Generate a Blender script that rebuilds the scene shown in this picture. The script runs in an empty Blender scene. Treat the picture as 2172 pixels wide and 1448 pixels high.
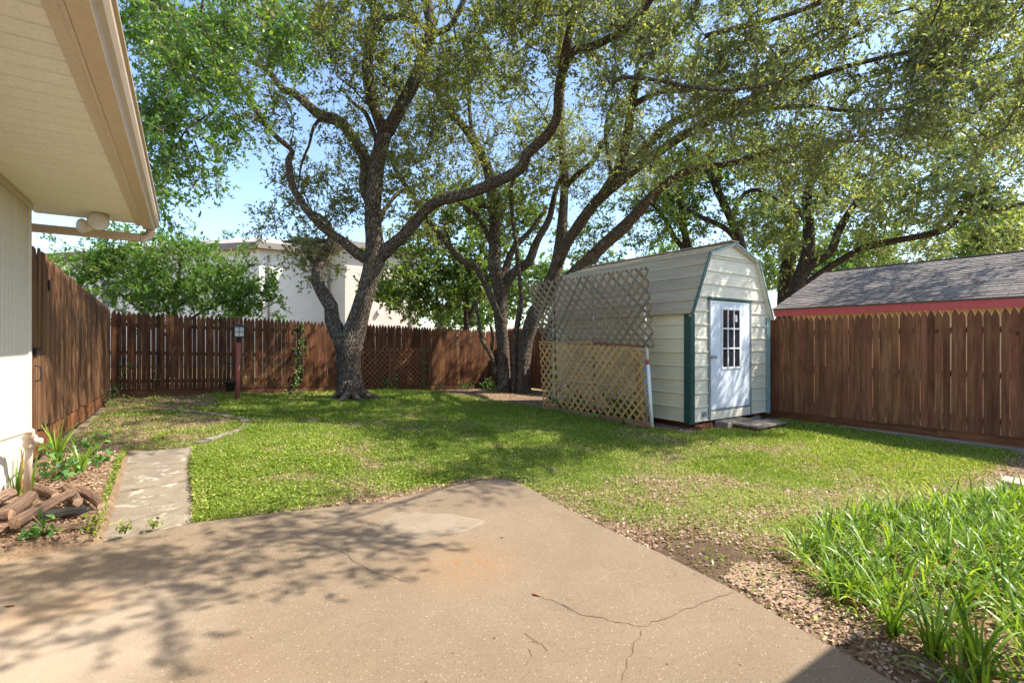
import bpy, bmesh, math, random
import numpy as np
from mathutils import Vector, Matrix
R = math.radians
random.seed(7)
rng = np.random.default_rng(11)
SC = bpy.context.scene
COL = SC.collection

# ---------------------------------------------------------------- camera, sky, sun, exposure
# The yard frame: +x runs along the back fence, +y towards it; the camera stands at the origin.
TH = R(34.5); CT, ST = math.cos(TH), math.sin(TH)
F = 1060.0; CX, CY = 1086.0, 724.0; H = 1.45
cam = bpy.data.cameras.new('camera'); cam.lens = F/2172*36; cam.sensor_width = 36
cam.clip_start = .05; cam.clip_end = 1000
camo = bpy.data.objects.new('camera', cam); COL.objects.link(camo)
camo.location = (0, 0, H); camo.rotation_euler = (R(90), 0, -TH)
SC.camera = camo
SUN_EL = R(50); SD = Vector((.8*math.cos(SUN_EL), -.6*math.cos(SUN_EL), math.sin(SUN_EL)))
w = bpy.data.worlds.new('World'); SC.world = w; w.use_nodes = True
nt = w.node_tree; nt.nodes.clear()
sky = nt.nodes.new('ShaderNodeTexSky'); sky.sky_type = 'NISHITA'; sky.sun_disc = False
sky.sun_elevation = SUN_EL; sky.sun_rotation = math.atan2(SD.x, SD.y)
sky.air_density = 1.0; sky.dust_density = 1.0; sky.ozone_density = 2.2
bg = nt.nodes.new('ShaderNodeBackground'); bg.inputs[1].default_value = .15
wo = nt.nodes.new('ShaderNodeOutputWorld')
nt.links.new(sky.outputs[0], bg.inputs[0]); nt.links.new(bg.outputs[0], wo.inputs[0])
sun = bpy.data.lights.new('sun', 'SUN'); sun.energy = 4.2; sun.angle = R(.5); sun.color = (1, .93, .82)
suno = bpy.data.objects.new('sun', sun); COL.objects.link(suno)
suno.rotation_euler = (-SD).to_track_quat('-Z', 'Y').to_euler(); suno.location = (8, -6, 12)
SC.view_settings.view_transform = 'Standard'; SC.view_settings.look = 'None'
SC.view_settings.gamma = 1; SC.view_settings.exposure = 1.25
SC.render.engine = 'CYCLES'
SC.cycles.max_bounces = 6; SC.cycles.diffuse_bounces = 3; SC.cycles.glossy_bounces = 2; SC.cycles.transmission_bounces = 3

# ---------------------------------------------------------------- helpers
def P(px, py, d):
    X = (px-CX)/F*d
    return Vector((X*CT + d*ST, -X*ST + d*CT, H + (CY-py)/F*d))
_cp = np.array([(1,2,-.05),(0,0,-.05),(-1,3,-.04),(2.2,3.6,-.05),(2.7,1,-.04),(-.9,5.0,.09),(-.9,5.6,.2),(-1,6.5,.22),
    (-1,8.5,.2),(-1,14.4,.16),(.3,7.8,.09),(.1,5,-.03),(2,5.6,0),(3.6,12.4,.05),(8.5,14.4,-.1),(8.7,12.8,-.1),(9.7,1.7,-.08),(9.6,5,-.03),
    (7,5.2,0),(6.5,8.4,0),(5,2,-.03),(4,-2,-.03),(12,-4,0),(-6,20,.1),(14,18,-.1),(4,22,0),(16,6,0),(-6,8,.15)])
def gz(x, y):
    x = np.asarray(x, float); y = np.asarray(y, float)
    d = (x[..., None]-_cp[:, 0])**2 + (y[..., None]-_cp[:, 1])**2
    k = 1/(d+.35)**1.7
    return (k*_cp[:, 2]).sum(-1)/k.sum(-1)
def gzf(x, y): return float(gz(np.array(x), np.array(y)))
def G(px, py, h=0.0):
    z = h
    for _ in range(12):
        d = (H-z)*F/max(py-CY, 8)
        p = P(px, py, d); z = .5*z + .5*(gzf(p.x, p.y)+h)
    return P(px, py, (H-z)*F/max(py-CY, 8))
_pt = np.random.default_rng(5).random((256, 256))
def vn(x, y, s=1.0, o=0):
    x = np.asarray(x)*s + o*17.3 + 1000; y = np.asarray(y)*s + o*9.1 + 1000
    xi = np.floor(x).astype(int); yi = np.floor(y).astype(int); fx = x-xi; fy = y-yi
    fx = fx*fx*(3-2*fx); fy = fy*fy*(3-2*fy)
    a = _pt[xi & 255, yi & 255]; b = _pt[(xi+1) & 255, yi & 255]; c = _pt[xi & 255, (yi+1) & 255]; d = _pt[(xi+1) & 255, (yi+1) & 255]
    return (a*(1-fx)+b*fx)*(1-fy) + (c*(1-fx)+d*fx)*fy
def fbm(x, y, s=1.0, o=0): return .55*vn(x, y, s, o)+.3*vn(x, y, s*2.1, o+1)+.15*vn(x, y, s*4.3, o+2)

def thing(name, label, cat, loc, group=None):
    o = bpy.data.objects.new(name, None); COL.objects.link(o); o.location = loc; o.empty_display_size = .1
    o['label'] = label; o['category'] = cat
    if group: o['group'] = group
    return o
def link(name, me, mat, parent=None, loc=None, rot=None):
    o = bpy.data.objects.new(name, me); COL.objects.link(o)
    if mat is not None and len(me.materials) == 0: me.materials.append(mat)
    if loc is not None: o.location = loc
    if rot is not None: o.rotation_euler = rot
    if parent is not None:
        o.parent = parent
        g = parent
        M = Matrix.Identity(4)
        # parents are plain translations (or parts kept in world coordinates at the origin of their thing)
        if g.parent is not None: M = Matrix.Translation(g.parent.location) @ g.matrix_parent_inverse @ Matrix.Translation(g.location)
        else: M = Matrix.Translation(g.location)
        o.matrix_parent_inverse = M.inverted()
    return o
def tag(o, label, cat, group=None):
    o['label'] = label; o['category'] = cat
    if group: o['group'] = group
    return o
def npmesh(name, V, Fq, smooth=False, attr=None):
    V = np.asarray(V, np.float32).reshape(-1, 3); Fq = np.asarray(Fq, np.int32); k = Fq.shape[1]; n = len(Fq)
    me = bpy.data.meshes.new(name); me.vertices.add(len(V)); me.vertices.foreach_set('co', V.ravel())
    me.loops.add(n*k); me.loops.foreach_set('vertex_index', Fq.ravel())
    me.polygons.add(n); me.polygons.foreach_set('loop_start', np.arange(0, n*k, k, dtype=np.int32))
    me.polygons.foreach_set('loop_total', np.full(n, k, np.int32))
    if smooth: me.polygons.foreach_set('use_smooth', np.ones(n, bool))
    if attr is not None:
        a = me.attributes.new('rnd', 'FLOAT', 'FACE'); a.data.foreach_set('value', np.asarray(attr, np.float32))
    me.update(calc_edges=True); return me
class MB:
    def __init__(s): s.v = []; s.f = []; s.sm = []
    def add(s, vs, fs, smooth=False):
        b = len(s.v); s.v += [tuple(p) for p in vs]; s.f += [tuple(i+b for i in f) for f in fs]; s.sm += [smooth]*len(fs); return s
    def box(s, a, b, jit=0):
        (x0, y0, z0), (x1, y1, z1) = a, b
        vs = [(x0,y0,z0),(x1,y0,z0),(x1,y1,z0),(x0,y1,z0),(x0,y0,z1),(x1,y0,z1),(x1,y1,z1),(x0,y1,z1)]
        if jit: vs = [tuple(c+random.uniform(-jit, jit) for c in p) for p in vs]
        return s.add(vs, [(0,3,2,1),(4,5,6,7),(0,1,5,4),(1,2,6,5),(2,3,7,6),(3,0,4,7)])
    def bar(s, p, q, up, w, h):
        p = Vector(p); q = Vector(q); d = (q-p).normalized(); up = Vector(up); x = d.cross(up).normalized(); y = x.cross(d).normalized()
        vs = [e + x*(a*w/2) + y*(b*h/2) for e in (p, q) for a, b in ((-1,-1),(1,-1),(1,1),(-1,1))]
        return s.add(vs, [(0,1,2,3),(7,6,5,4),(0,4,5,1),(1,5,6,2),(2,6,7,3),(3,7,4,0)])
    def bev(s, a, b, r=.006):
        (x0, y0, z0), (x1, y1, z1) = a, b; bm = bmesh.new(); bmesh.ops.create_cube(bm, size=1)
        for vv in bm.verts: vv.co = Vector(((x0+x1)/2+vv.co.x*(x1-x0), (y0+y1)/2+vv.co.y*(y1-y0), (z0+z1)/2+vv.co.z*(z1-z0)))
        bmesh.ops.bevel(bm, geom=bm.edges[:], offset=r, segments=1, affect='EDGES'); bm.verts.index_update()
        s.add([vv.co[:] for vv in bm.verts], [[q.index for q in f.verts] for f in bm.faces]); bm.free(); return s
    def prism(s, out, ax, d0, d1):
        n = len(out); mk = {'x': lambda a, b, d: (d, a, b), 'y': lambda a, b, d: (a, d, b), 'z': lambda a, b, d: (a, b, d)}[ax]
        vs = [mk(a, b, d0) for a, b in out] + [mk(a, b, d1) for a, b in out]
        return s.add(vs, [tuple(range(n))[::-1], tuple(range(n, 2*n))] + [(i, (i+1) % n, n+(i+1) % n, n+i) for i in range(n)])
    def tube(s, pts, rad, n=8, cap=True, nz=0, seed=0, smooth=True):
        pts = [Vector(p) for p in pts]; m = len(pts)
        if not hasattr(rad, '__len__'): rad = [rad]*m
        t0 = (pts[1]-pts[0]).normalized(); x = t0.orthogonal().normalized(); vs = []; L = 0
        for i in range(m):
            t = (pts[min(i+1, m-1)]-pts[max(i-1, 0)])
            t = t.normalized() if t.length > 1e-9 else t0
            x = (x - t*x.dot(t)); x = x.normalized() if x.length > 1e-6 else t.orthogonal().normalized()
            y = t.cross(x)
            if i: L += (pts[i]-pts[i-1]).length
            for k in range(n):
                a = 2*math.pi*k/n; r = rad[i]
                if nz:
                    aa = a*n/2/math.pi
                    r *= 1 + nz*(float(vn(k*.9 % n + seed*7, L*2.2, 1.0, seed))-.5)*1.6 + nz*1.5*(float(vn(math.cos(a)+seed, math.sin(a)+L*1.3, 1.0, seed+3))-.5)
                vs.append(pts[i] + x*(math.cos(a)*r) + y*(math.sin(a)*r))
        fs = [(i*n+k, i*n+(k+1) % n, (i+1)*n+(k+1) % n, (i+1)*n+k) for i in range(m-1) for k in range(n)]
        s.add(vs, fs, smooth)
        if cap: 
            b = len(s.v)-len(vs); s.f.append(tuple(b+k for k in range(n))[::-1]); s.f.append(tuple(b+(m-1)*n+k for k in range(n))); s.sm += [False, False]
        return s
    def lathe(s, c, prof, n=16, ax=(0,0,1)):
        ax = Vector(ax).normalized(); x = ax.orthogonal().normalized(); y = ax.cross(x); c = Vector(c)
        vs = [c + ax*h + (x*math.cos(2*math.pi*k/n) + y*math.sin(2*math.pi*k/n))*r for r, h in prof for k in range(n)]
        m = len(prof); fs = [(i*n+k, i*n+(k+1) % n, (i+1)*n+(k+1) % n, (i+1)*n+k) for i in range(m-1) for k in range(n)]
        s.add(vs, fs, True); b = len(s.v)-len(vs)
        s.f.append(tuple(b+k for k in range(n))[::-1]); s.f.append(tuple(b+(m-1)*n+k for k in range(n))); s.sm += [False]*2
        return s
    def mesh(s, name='m'):
        me = bpy.data.meshes.new(name); me.from_pydata(s.v, [], s.f)
        me.polygons.foreach_set('use_smooth', s.sm); me.update(); return me
    def build(s, name, mat, parent=None, loc=None): return link(name, s.mesh(name), mat, parent, loc)
def stuff(o): o['kind'] = 'stuff'; return o
def struct(o): o['kind'] = 'structure'; return o

# ---------------------------------------------------------------- materials
class NT:
    def __init__(s, name):
        s.m = bpy.data.materials.new(name); s.m.use_nodes = True; s.t = s.m.node_tree; s.t.nodes.clear()
        s.out = s.n('OutputMaterial')
    def n(s, typ, **kw):
        o = s.t.nodes.new('ShaderNode'+typ)
        for k, v in kw.items(): setattr(o, k, v)
        return o
    def l(s, a, b): s.t.links.new(a, b)
    def math(s, op, a, b=None, c=None, clamp=False):
        o = s.n('Math', operation=op, use_clamp=clamp)
        for i, q in enumerate((a, b, c)):
            if q is None: continue
            if isinstance(q, (int, float)): o.inputs[i].default_value = q
            else: s.l(q, o.inputs[i])
        return o.outputs[0]
    def ramp(s, fac, stops, interp='LINEAR'):
        r = s.n('ValToRGB'); r.color_ramp.interpolation = interp; e = r.color_ramp.elements
        while len(e) < len(stops): e.new(.5)
        for el, (p, c) in zip(e, stops): el.position = p; el.color = (*c, 1) if len(c) == 3 else c
        s.l(fac, r.inputs[0]); return r.outputs[0]
    def mix(s, fac, a, b, mode='MIX'):
        o = s.n('Mix', data_type='RGBA', blend_type=mode)
        for q, i in ((fac, 0), (a, 6), (b, 7)):
            if isinstance(q, (int, float)): o.inputs[i].default_value = q
            elif isinstance(q, tuple): o.inputs[i].default_value = (*q, 1)
            else: s.l(q, o.inputs[i])
        return o.outputs[2]
    def vec(s, scale=(1,1,1), rand=False):
        c = s.n('TexCoord').outputs['Object']
        if rand:
            oi = s.n('ObjectInfo'); k = s.math('MULTIPLY', oi.outputs['Random'], 71.0)
            a = s.n('VectorMath', operation='ADD'); s.l(c, a.inputs[0]); s.l(k, a.inputs[1]); c = a.outputs[0]
        m = s.n('Mapping'); m.inputs['Scale'].default_value = scale; s.l(c, m.inputs[0]); return m.outputs[0]
    def noise(s, v, scale, detail=5, rough=.6, dist=0):
        o = s.n('TexNoise'); o.inputs['Scale'].default_value = scale; o.inputs['Detail'].default_value = detail
        o.inputs['Roughness'].default_value = rough; o.inputs['Distortion'].default_value = dist; s.l(v, o.inputs['Vector']); return o.outputs[0]
    def bump(s, h, strength, dist=.01):
        b = s.n('Bump'); b.inputs['Strength'].default_value = strength; b.inputs['Distance'].default_value = dist; s.l(h, b.inputs['Height']); return b.outputs[0]
    def pbr(s, col, rough=.8, spec=.3, metal=0, normal=None):
        b = s.n('BsdfPrincipled')
        for q, k in ((col, 'Base Color'), (rough, 'Roughness'), (spec, 'Specular IOR Level'), (metal, 'Metallic')):
            if isinstance(q, (int, float)): b.inputs[k].default_value = q
            elif isinstance(q, tuple): b.inputs[k].default_value = (*q, 1)
            else: s.l(q, b.inputs[k])
        if normal is not None: s.l(normal, b.inputs['Normal'])
        s.l(b.outputs[0], s.out.inputs[0]); return b
def simple(name, c1, c2, scale=6, stretch=(1,1,1), rough=.7, bump=.2, dist=.004, rand=True, spec=.3, vary=.25, metal=0, fine=60):
    m = NT(name); v = m.vec(stretch, rand); a = m.noise(v, scale, 6, .62)
    col = m.ramp(a, [(.3, c1), (.7, c2)])
    f = m.noise(v, fine, 3)
    col = m.mix(.35, col, m.ramp(f, [(.3, tuple(x*.72 for x in c1)), (.7, tuple(min(1, x*1.15) for x in c2))]))
    if vary:
        oi = m.n('ObjectInfo'); k = m.math('MULTIPLY_ADD', oi.outputs['Random'], 2*vary, 1-vary)
        hsv = m.n('HueSaturation'); m.l(col, hsv.inputs['Color']); m.l(k, hsv.inputs['Value']); col = hsv.outputs[0]
    m.pbr(col, rough, spec, metal, m.bump(m.math('ADD', a, m.math('MULTIPLY', f, .4)), bump, dist)); return m.m

def wood(name, dark, mid, light, ax='z', vary=.28, bmp=.35, bd=.004, weather=None):
    m = NT(name); st = {'z': (1,1,.06), 'x': (.06,1,1), 'y': (1,.06,1)}[ax]
    v = m.vec(st, True); v2 = m.vec((1,1,1), True)
    g = m.noise(v, 26, 6, .65, .6); big = m.noise(m.vec(tuple(1 if q == 1 else .3 for q in st), True), 3.2, 4, .6, 1.2)
    col = m.ramp(m.math('MULTIPLY_ADD', g, .55, m.math('MULTIPLY', big, .45)), [(.32, dark), (.5, mid), (.68, light)])
    fine = m.noise(v, 120, 2); col = m.mix(m.math('MULTIPLY', fine, .35), col, dark)
    vo = m.n('TexVoronoi'); vo.inputs['Scale'].default_value = 2.6; m.l(m.vec(tuple(1 if q == 1 else .8 for q in st), True), vo.inputs['Vector'])
    kn = m.ramp(vo.outputs['Distance'], [(.035, (1,1,1)), (.085, (0,0,0))]); col = m.mix(m.math('MULTIPLY', kn, .8), col, tuple(c*.35 for c in dark))
    if weather:
        wz = m.ramp(m.noise(v2, 2.3, 5, .7), [(.52, (0,0,0)), (.66, (1,1,1))]); col = m.mix(m.math('MULTIPLY', wz, .75), col, weather)
    oi = m.n('ObjectInfo'); k = m.math('MULTIPLY_ADD', oi.outputs['Random'], 2*vary, 1-vary)
    hsv = m.n('HueSaturation'); m.l(col, hsv.inputs['Color']); m.l(k, hsv.inputs['Value'])
    hu = m.math('MULTIPLY_ADD', m.math('FRACT', m.math('MULTIPLY', oi.outputs['Random'], 13.7)), .014, .49); m.l(hu, hsv.inputs['Hue'])
    m.pbr(hsv.outputs[0], .78, .25, 0, m.bump(m.math('ADD', g, m.math('MULTIPLY', fine, .5)), bmp, bd)); return m.m

def leafmat(name, stops, trans=.45, gloss=.08, rough=.45):
    m = NT(name); a = m.n('Attribute', attribute_name='rnd')
    col = m.ramp(a.outputs['Fac'], stops)
    d = m.n('BsdfDiffuse'); m.l(col, d.inputs[0]); t = m.n('BsdfTranslucent')
    tc = m.mix(1.0, col, (1.35, 1.3, .55), 'MULTIPLY'); m.l(tc, t.inputs[0])
    mx = m.n('MixShader'); mx.inputs[0].default_value = trans; m.l(d.outputs[0], mx.inputs[1]); m.l(t.outputs[0], mx.inputs[2])
    g = m.n('BsdfGlossy'); g.inputs['Roughness'].default_value = rough; g.inputs[0].default_value = (.9, .95, 1, 1)
    m2 = m.n('MixShader'); m2.inputs[0].default_value = gloss; m.l(mx.outputs[0], m2.inputs[1]); m.l(g.outputs[0], m2.inputs[2])
    m.l(m2.outputs[0], m.out.inputs[0]); return m.m
def barkmat(name, c1, c2, lichen, amt=.55):
    m = NT(name); v = m.vec((1,1,.22)); v1 = m.vec()
    a = m.noise(v, 24, 6, .7, .4); vo = m.n('TexVoronoi', feature='DISTANCE_TO_EDGE'); vo.inputs['Scale'].default_value = 30; m.l(v, vo.inputs['Vector'])
    crack = m.ramp(vo.outputs['Distance'], [(0, (0,0,0)), (.22, (1,1,1))])
    h = m.math('MULTIPLY_ADD', crack, .6, m.math('MULTIPLY', a, .6))
    col = m.ramp(h, [(.2, tuple(c*.4 for c in c1)), (.5, c1), (.85, c2)])
    lz = m.noise(v1, 2.4, 6, .7); l2 = m.noise(v1, 14, 4, .7)
    lf = m.ramp(m.math('MULTIPLY_ADD', lz, .7, m.math('MULTIPLY', l2, .3)), [(amt-.03, (0,0,0)), (amt+.07, (1,1,1))])
    col = m.mix(m.math('MULTIPLY', lf, .6), col, lichen)
    m.pbr(col, .92, .12, 0, m.bump(h, 1.0, .05)); return m.m

M = {}
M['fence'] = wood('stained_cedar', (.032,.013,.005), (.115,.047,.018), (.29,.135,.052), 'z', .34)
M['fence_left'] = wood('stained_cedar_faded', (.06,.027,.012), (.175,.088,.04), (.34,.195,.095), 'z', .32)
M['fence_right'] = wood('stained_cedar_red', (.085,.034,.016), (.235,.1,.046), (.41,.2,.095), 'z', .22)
M['board'] = wood('stained_board', (.06,.025,.012), (.16,.07,.032), (.26,.13,.065), 'x', .25)
M['board_y'] = wood('stained_board_along', (.09,.034,.014), (.23,.095,.04), (.36,.17,.075), 'y', .25)
M['grey_wood'] = wood('weathered_grey_wood', (.12,.1,.075), (.25,.21,.165), (.36,.31,.25), 'y', .18)
M['lattice_grey'] = simple('weathered_lattice', (.19,.13,.08), (.36,.26,.165), 14, rough=.85, vary=.2)
M['lattice_tan'] = simple('tan_lattice', (.46,.235,.075), (.7,.42,.16), 12, rough=.75, vary=.2)
M['lattice_brown'] = simple('brown_lattice', (.13,.05,.022), (.25,.11,.05), 12, rough=.75, vary=.2)
M['plank_tan'] = wood('tan_timber', (.2,.11,.05), (.36,.22,.11), (.48,.32,.18), 'y', .15)
M['bark'] = barkmat('oak_bark', (.105,.077,.057), (.235,.188,.147), (.33,.35,.28), .57)
M['bark_dark'] = barkmat('dark_bark', (.07,.05,.038), (.15,.115,.09), (.2,.2,.15), .62)
M['twig'] = simple('twig_bark', (.15,.095,.065), (.32,.23,.17), 20, rough=.9, rand=False, vary=0)
M['leaf_oak'] = leafmat('oak_leaf', [(0,(.08,.108,.032)),(.5,(.16,.205,.05)),(.85,(.27,.31,.07)),(.97,(.42,.42,.09)),(1,(.45,.34,.07))], .56, .04, .45)
M['leaf_oak2'] = leafmat('oak_leaf_olive', [(0,(.11,.148,.065)),(.5,(.2,.26,.108)),(.85,(.315,.37,.15)),(.96,(.46,.48,.15)),(1,(.66,.54,.09))], .6, .06, .4)
M['leaf_bright'] = leafmat('elm_leaf', [(0,(.08,.18,.03)),(.6,(.16,.32,.05)),(1,(.32,.46,.07))], .5, .04, .45)
M['leaf_myrtle'] = leafmat('myrtle_leaf', [(0,(.06,.14,.022)),(.6,(.13,.26,.035)),(1,(.25,.38,.05))], .48, .025, .5)
M['leaf_dark'] = leafmat('neighbour_leaf', [(0,(.065,.11,.025)),(.6,(.14,.225,.042)),(1,(.3,.36,.07))], .55, .03, .5)
M['leaf_far'] = leafmat('far_leaf', [(0,(.07,.15,.035)),(.6,(.14,.24,.05)),(1,(.25,.34,.09))], .45, .02, .5)
M['ivy'] = leafmat('ivy_leaf', [(0,(.05,.14,.03)),(.6,(.1,.24,.045)),(1,(.2,.38,.07))], .35, .03, .5)
M['strap'] = leafmat('strap_leaf', [(0,(.07,.15,.02)),(.5,(.17,.3,.032)),(.8,(.32,.46,.045)),(.93,(.48,.58,.065)),(.955,(.42,.22,.06)),(1,(.42,.27,.12))], .42, .03, .4)
M['grass'] = leafmat('lawn_leaf', [(0,(.11,.17,.024)),(.45,(.22,.315,.04)),(.8,(.37,.45,.075)),(.93,(.52,.53,.16)),(1,(.56,.45,.25))], .4, .015, .5)
M['litter'] = leafmat('dry_leaf', [(0,(.15,.085,.05)),(.4,(.31,.19,.12)),(.75,(.48,.34,.235)),(1,(.62,.5,.39))], .1, .02, .5)
M['soffit'] = simple('cream_soffit_paint', (.87,.8,.68), (.9,.84,.72), 3, rough=.6, bump=.03, vary=.02)
M['trim'] = simple('tan_trim_paint', (.6,.49,.36), (.66,.55,.41), 4, rough=.55, bump=.05, vary=.02)
M['gutter'] = simple('tan_gutter_metal', (.58,.44,.3), (.64,.5,.35), 3, rough=.3, bump=.02, vary=.02, spec=.5)
M['siding'] = simple('cream_siding_paint', (.7,.65,.56), (.77,.72,.63), 3, (1,1,.2), rough=.6, bump=.06, vary=.03)
M['pvc'] = simple('tan_painted_pvc', (.6,.47,.36), (.68,.55,.43), 9, rough=.5, bump=.05, vary=0)
M['primer'] = simple('red_primer', (.36,.1,.06), (.45,.14,.09), 9, rough=.6, vary=0)
M['shed_wall'] = simple('pale_shed_steel', (.66,.62,.5), (.75,.71,.58), 2.5, (1,1,3), rough=.42, bump=.03, vary=.06, spec=.4)
M['shed_side'] = simple('cream_shed_steel', (.74,.65,.44), (.81,.73,.52), 2.5, rough=.42, bump=.03, vary=.05, spec=.4)
M['shed_roof'] = simple('grimy_roof_steel', (.36,.28,.18), (.64,.54,.39), 3, (2,.25,2), rough=.5, bump=.06, vary=.1, spec=.35)
M['green'] = simple('dark_green_trim', (.018,.06,.048), (.03,.085,.068), 5, rough=.4, bump=.03, vary=.08)
M['teal'] = simple('faded_teal_trim', (.2,.32,.31), (.3,.42,.4), 6, rough=.5, bump=.03, vary=.08)
M['door'] = simple('pale_blue_door_paint', (.62,.68,.74), (.68,.74,.8), 2, rough=.45, bump=.02, vary=0)
M['alu'] = simple('grey_door_frame', (.22,.25,.25), (.33,.36,.36), 8, rough=.45, vary=.05, metal=.3)
M['steel'] = simple('brushed_steel', (.45,.42,.38), (.6,.57,.52), 20, rough=.3, vary=0, metal=1)
M['black'] = simple('black_iron', (.012,.012,.013), (.03,.03,.032), 20, rough=.5, vary=0)
M['bucket'] = simple('black_plastic', (.012,.013,.014), (.025,.026,.028), 8, rough=.4, vary=0)
M['red_post'] = simple('faded_red_paint', (.3,.07,.05), (.42,.13,.1), 7, (1,1,.3), rough=.65, vary=0)
M['lens'] = simple('frosted_lens', (.7,.66,.6), (.82,.78,.72), 12, rough=.3, vary=0)
M['white'] = simple('white_paint', (.72,.72,.7), (.82,.82,.8), 6, rough=.5, vary=.03)
M['block'] = simple('concrete_block', (.2,.165,.13), (.34,.29,.235), 16, rough=.95, bump=.6, dist=.01)
M['stone'] = simple('edging_stone', (.14,.11,.085), (.32,.27,.215), 7, rough=.95, bump=.6, dist=.01)
M['paver'] = simple('pale_paver', (.42,.34,.27), (.56,.48,.4), 12, rough=.95, bump=.4, dist=.008)
M['pebble'] = simple('tan_pebble', (.2,.127,.077), (.4,.28,.185), 60, rough=.8, vary=0, rand=False, fine=200)
M['log'] = wood('log_bark', (.05,.03,.02), (.19,.118,.077), (.4,.28,.195), 'x', .2, 1.0, .02)
M['log_end'] = simple('sawn_log_end', (.22,.13,.08), (.4,.27,.18), 30, rough=.9, vary=.25)
M['char'] = wood('charred_bark', (.01,.009,.008), (.04,.034,.03), (.12,.1,.085), 'x', .2, 1.0, .02)
M['crack'] = simple('crack_dirt', (.11,.078,.052), (.16,.118,.08), 20, rough=1, vary=0)
M['red_fascia'] = simple('rose_red_paint', (.6,.12,.13), (.68,.16,.165), 5, rough=.6, vary=.05)
M['yellow'] = simple('yellow_wall_paint', (.82,.64,.37), (.87,.7,.43), 5, rough=.8, vary=0)
M['taupe'] = simple('taupe_metal', (.22,.185,.155), (.29,.25,.21), 5, rough=.6, vary=.05)
M['shingle'] = simple('asphalt_shingle', (.11,.095,.088), (.27,.24,.22), 9, rough=.95, bump=.5, vary=.25, fine=90)
m = NT('dark_glass'); m.pbr((.02,.025,.03), .06, .6); M['glass'] = m.m
m = NT('lantern_glass'); m.pbr((.6,.57,.52), .3, .5); M['lglass'] = m.m
# painted brick of the far building
def brickmat(name, c1, c2, mo):
    m = NT(name); tc = m.n('TexCoord'); g = m.n('NewGeometry')
    sx = m.n('SeparateXYZ'); m.l(tc.outputs['Object'], sx.inputs[0])
    cb = m.n('CombineXYZ'); m.l(m.math('ADD', sx.outputs[0], sx.outputs[1]), cb.inputs[0]); m.l(sx.outputs[2], cb.inputs[1])
    b = m.n('TexBrick'); m.l(cb.outputs[0], b.inputs['Vector']); b.inputs['Scale'].default_value = 1
    b.inputs['Brick Width'].default_value = .3; b.inputs['Row Height'].default_value = .1; b.inputs['Mortar Size'].default_value = .008
    b.inputs['Color1'].default_value = (*c1, 1); b.inputs['Color2'].default_value = (*c2, 1); b.inputs['Mortar'].default_value = (*mo, 1)
    n = m.noise(m.vec(), 1.2, 5); col = m.mix(.15, b.outputs[0], m.ramp(n, [(.3, mo), (.7, c2)]))
    m.pbr(col, .8, .2, 0, m.bump(b.outputs['Fac'], -.5, .01)); return m.m
M['brick'] = brickmat('white_painted_brick', (.75,.72,.65), (.81,.78,.71), (.6,.57,.51))
M['brick_tan'] = brickmat('tan_painted_brick', (.56,.5,.43), (.62,.55,.48), (.46,.4,.34))
M['far_grey'] = simple('grey_roof_edge', (.3,.27,.24), (.38,.35,.31), 3, rough=.8, vary=0)
# ground: soil, dry thatch and green tint with noise
def groundmat():
    m = NT('soil_and_thatch'); v = m.vec()
    a = m.noise(v, 1.1, 6, .65); b = m.noise(v, 9, 6, .7); c = m.noise(v, 60, 4, .7)
    col = m.ramp(m.math('MULTIPLY_ADD', b, .5, m.math('MULTIPLY', c, .5)), [(.3, (.12,.075,.043)), (.5, (.24,.16,.1)), (.7, (.42,.31,.2))])
    gr = m.ramp(c, [(.3, (.11,.16,.03)), (.7, (.3,.36,.1))])
    at = m.n('Attribute', attribute_name='grassy')
    col = m.mix(m.math('MULTIPLY', at.outputs['Fac'], .75), col, gr)
    sl = m.n('Attribute', attribute_name='soil'); col = m.mix(m.math('MULTIPLY', sl.outputs['Fac'], .8), col, m.ramp(c, [(.3, (.045,.028,.018)), (.7, (.13,.085,.055))]))
    m.pbr(col, .95, .1, 0, m.bump(m.math('MULTIPLY_ADD', b, .4, c), .8, .02)); return m.m
M['ground'] = groundmat()
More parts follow.
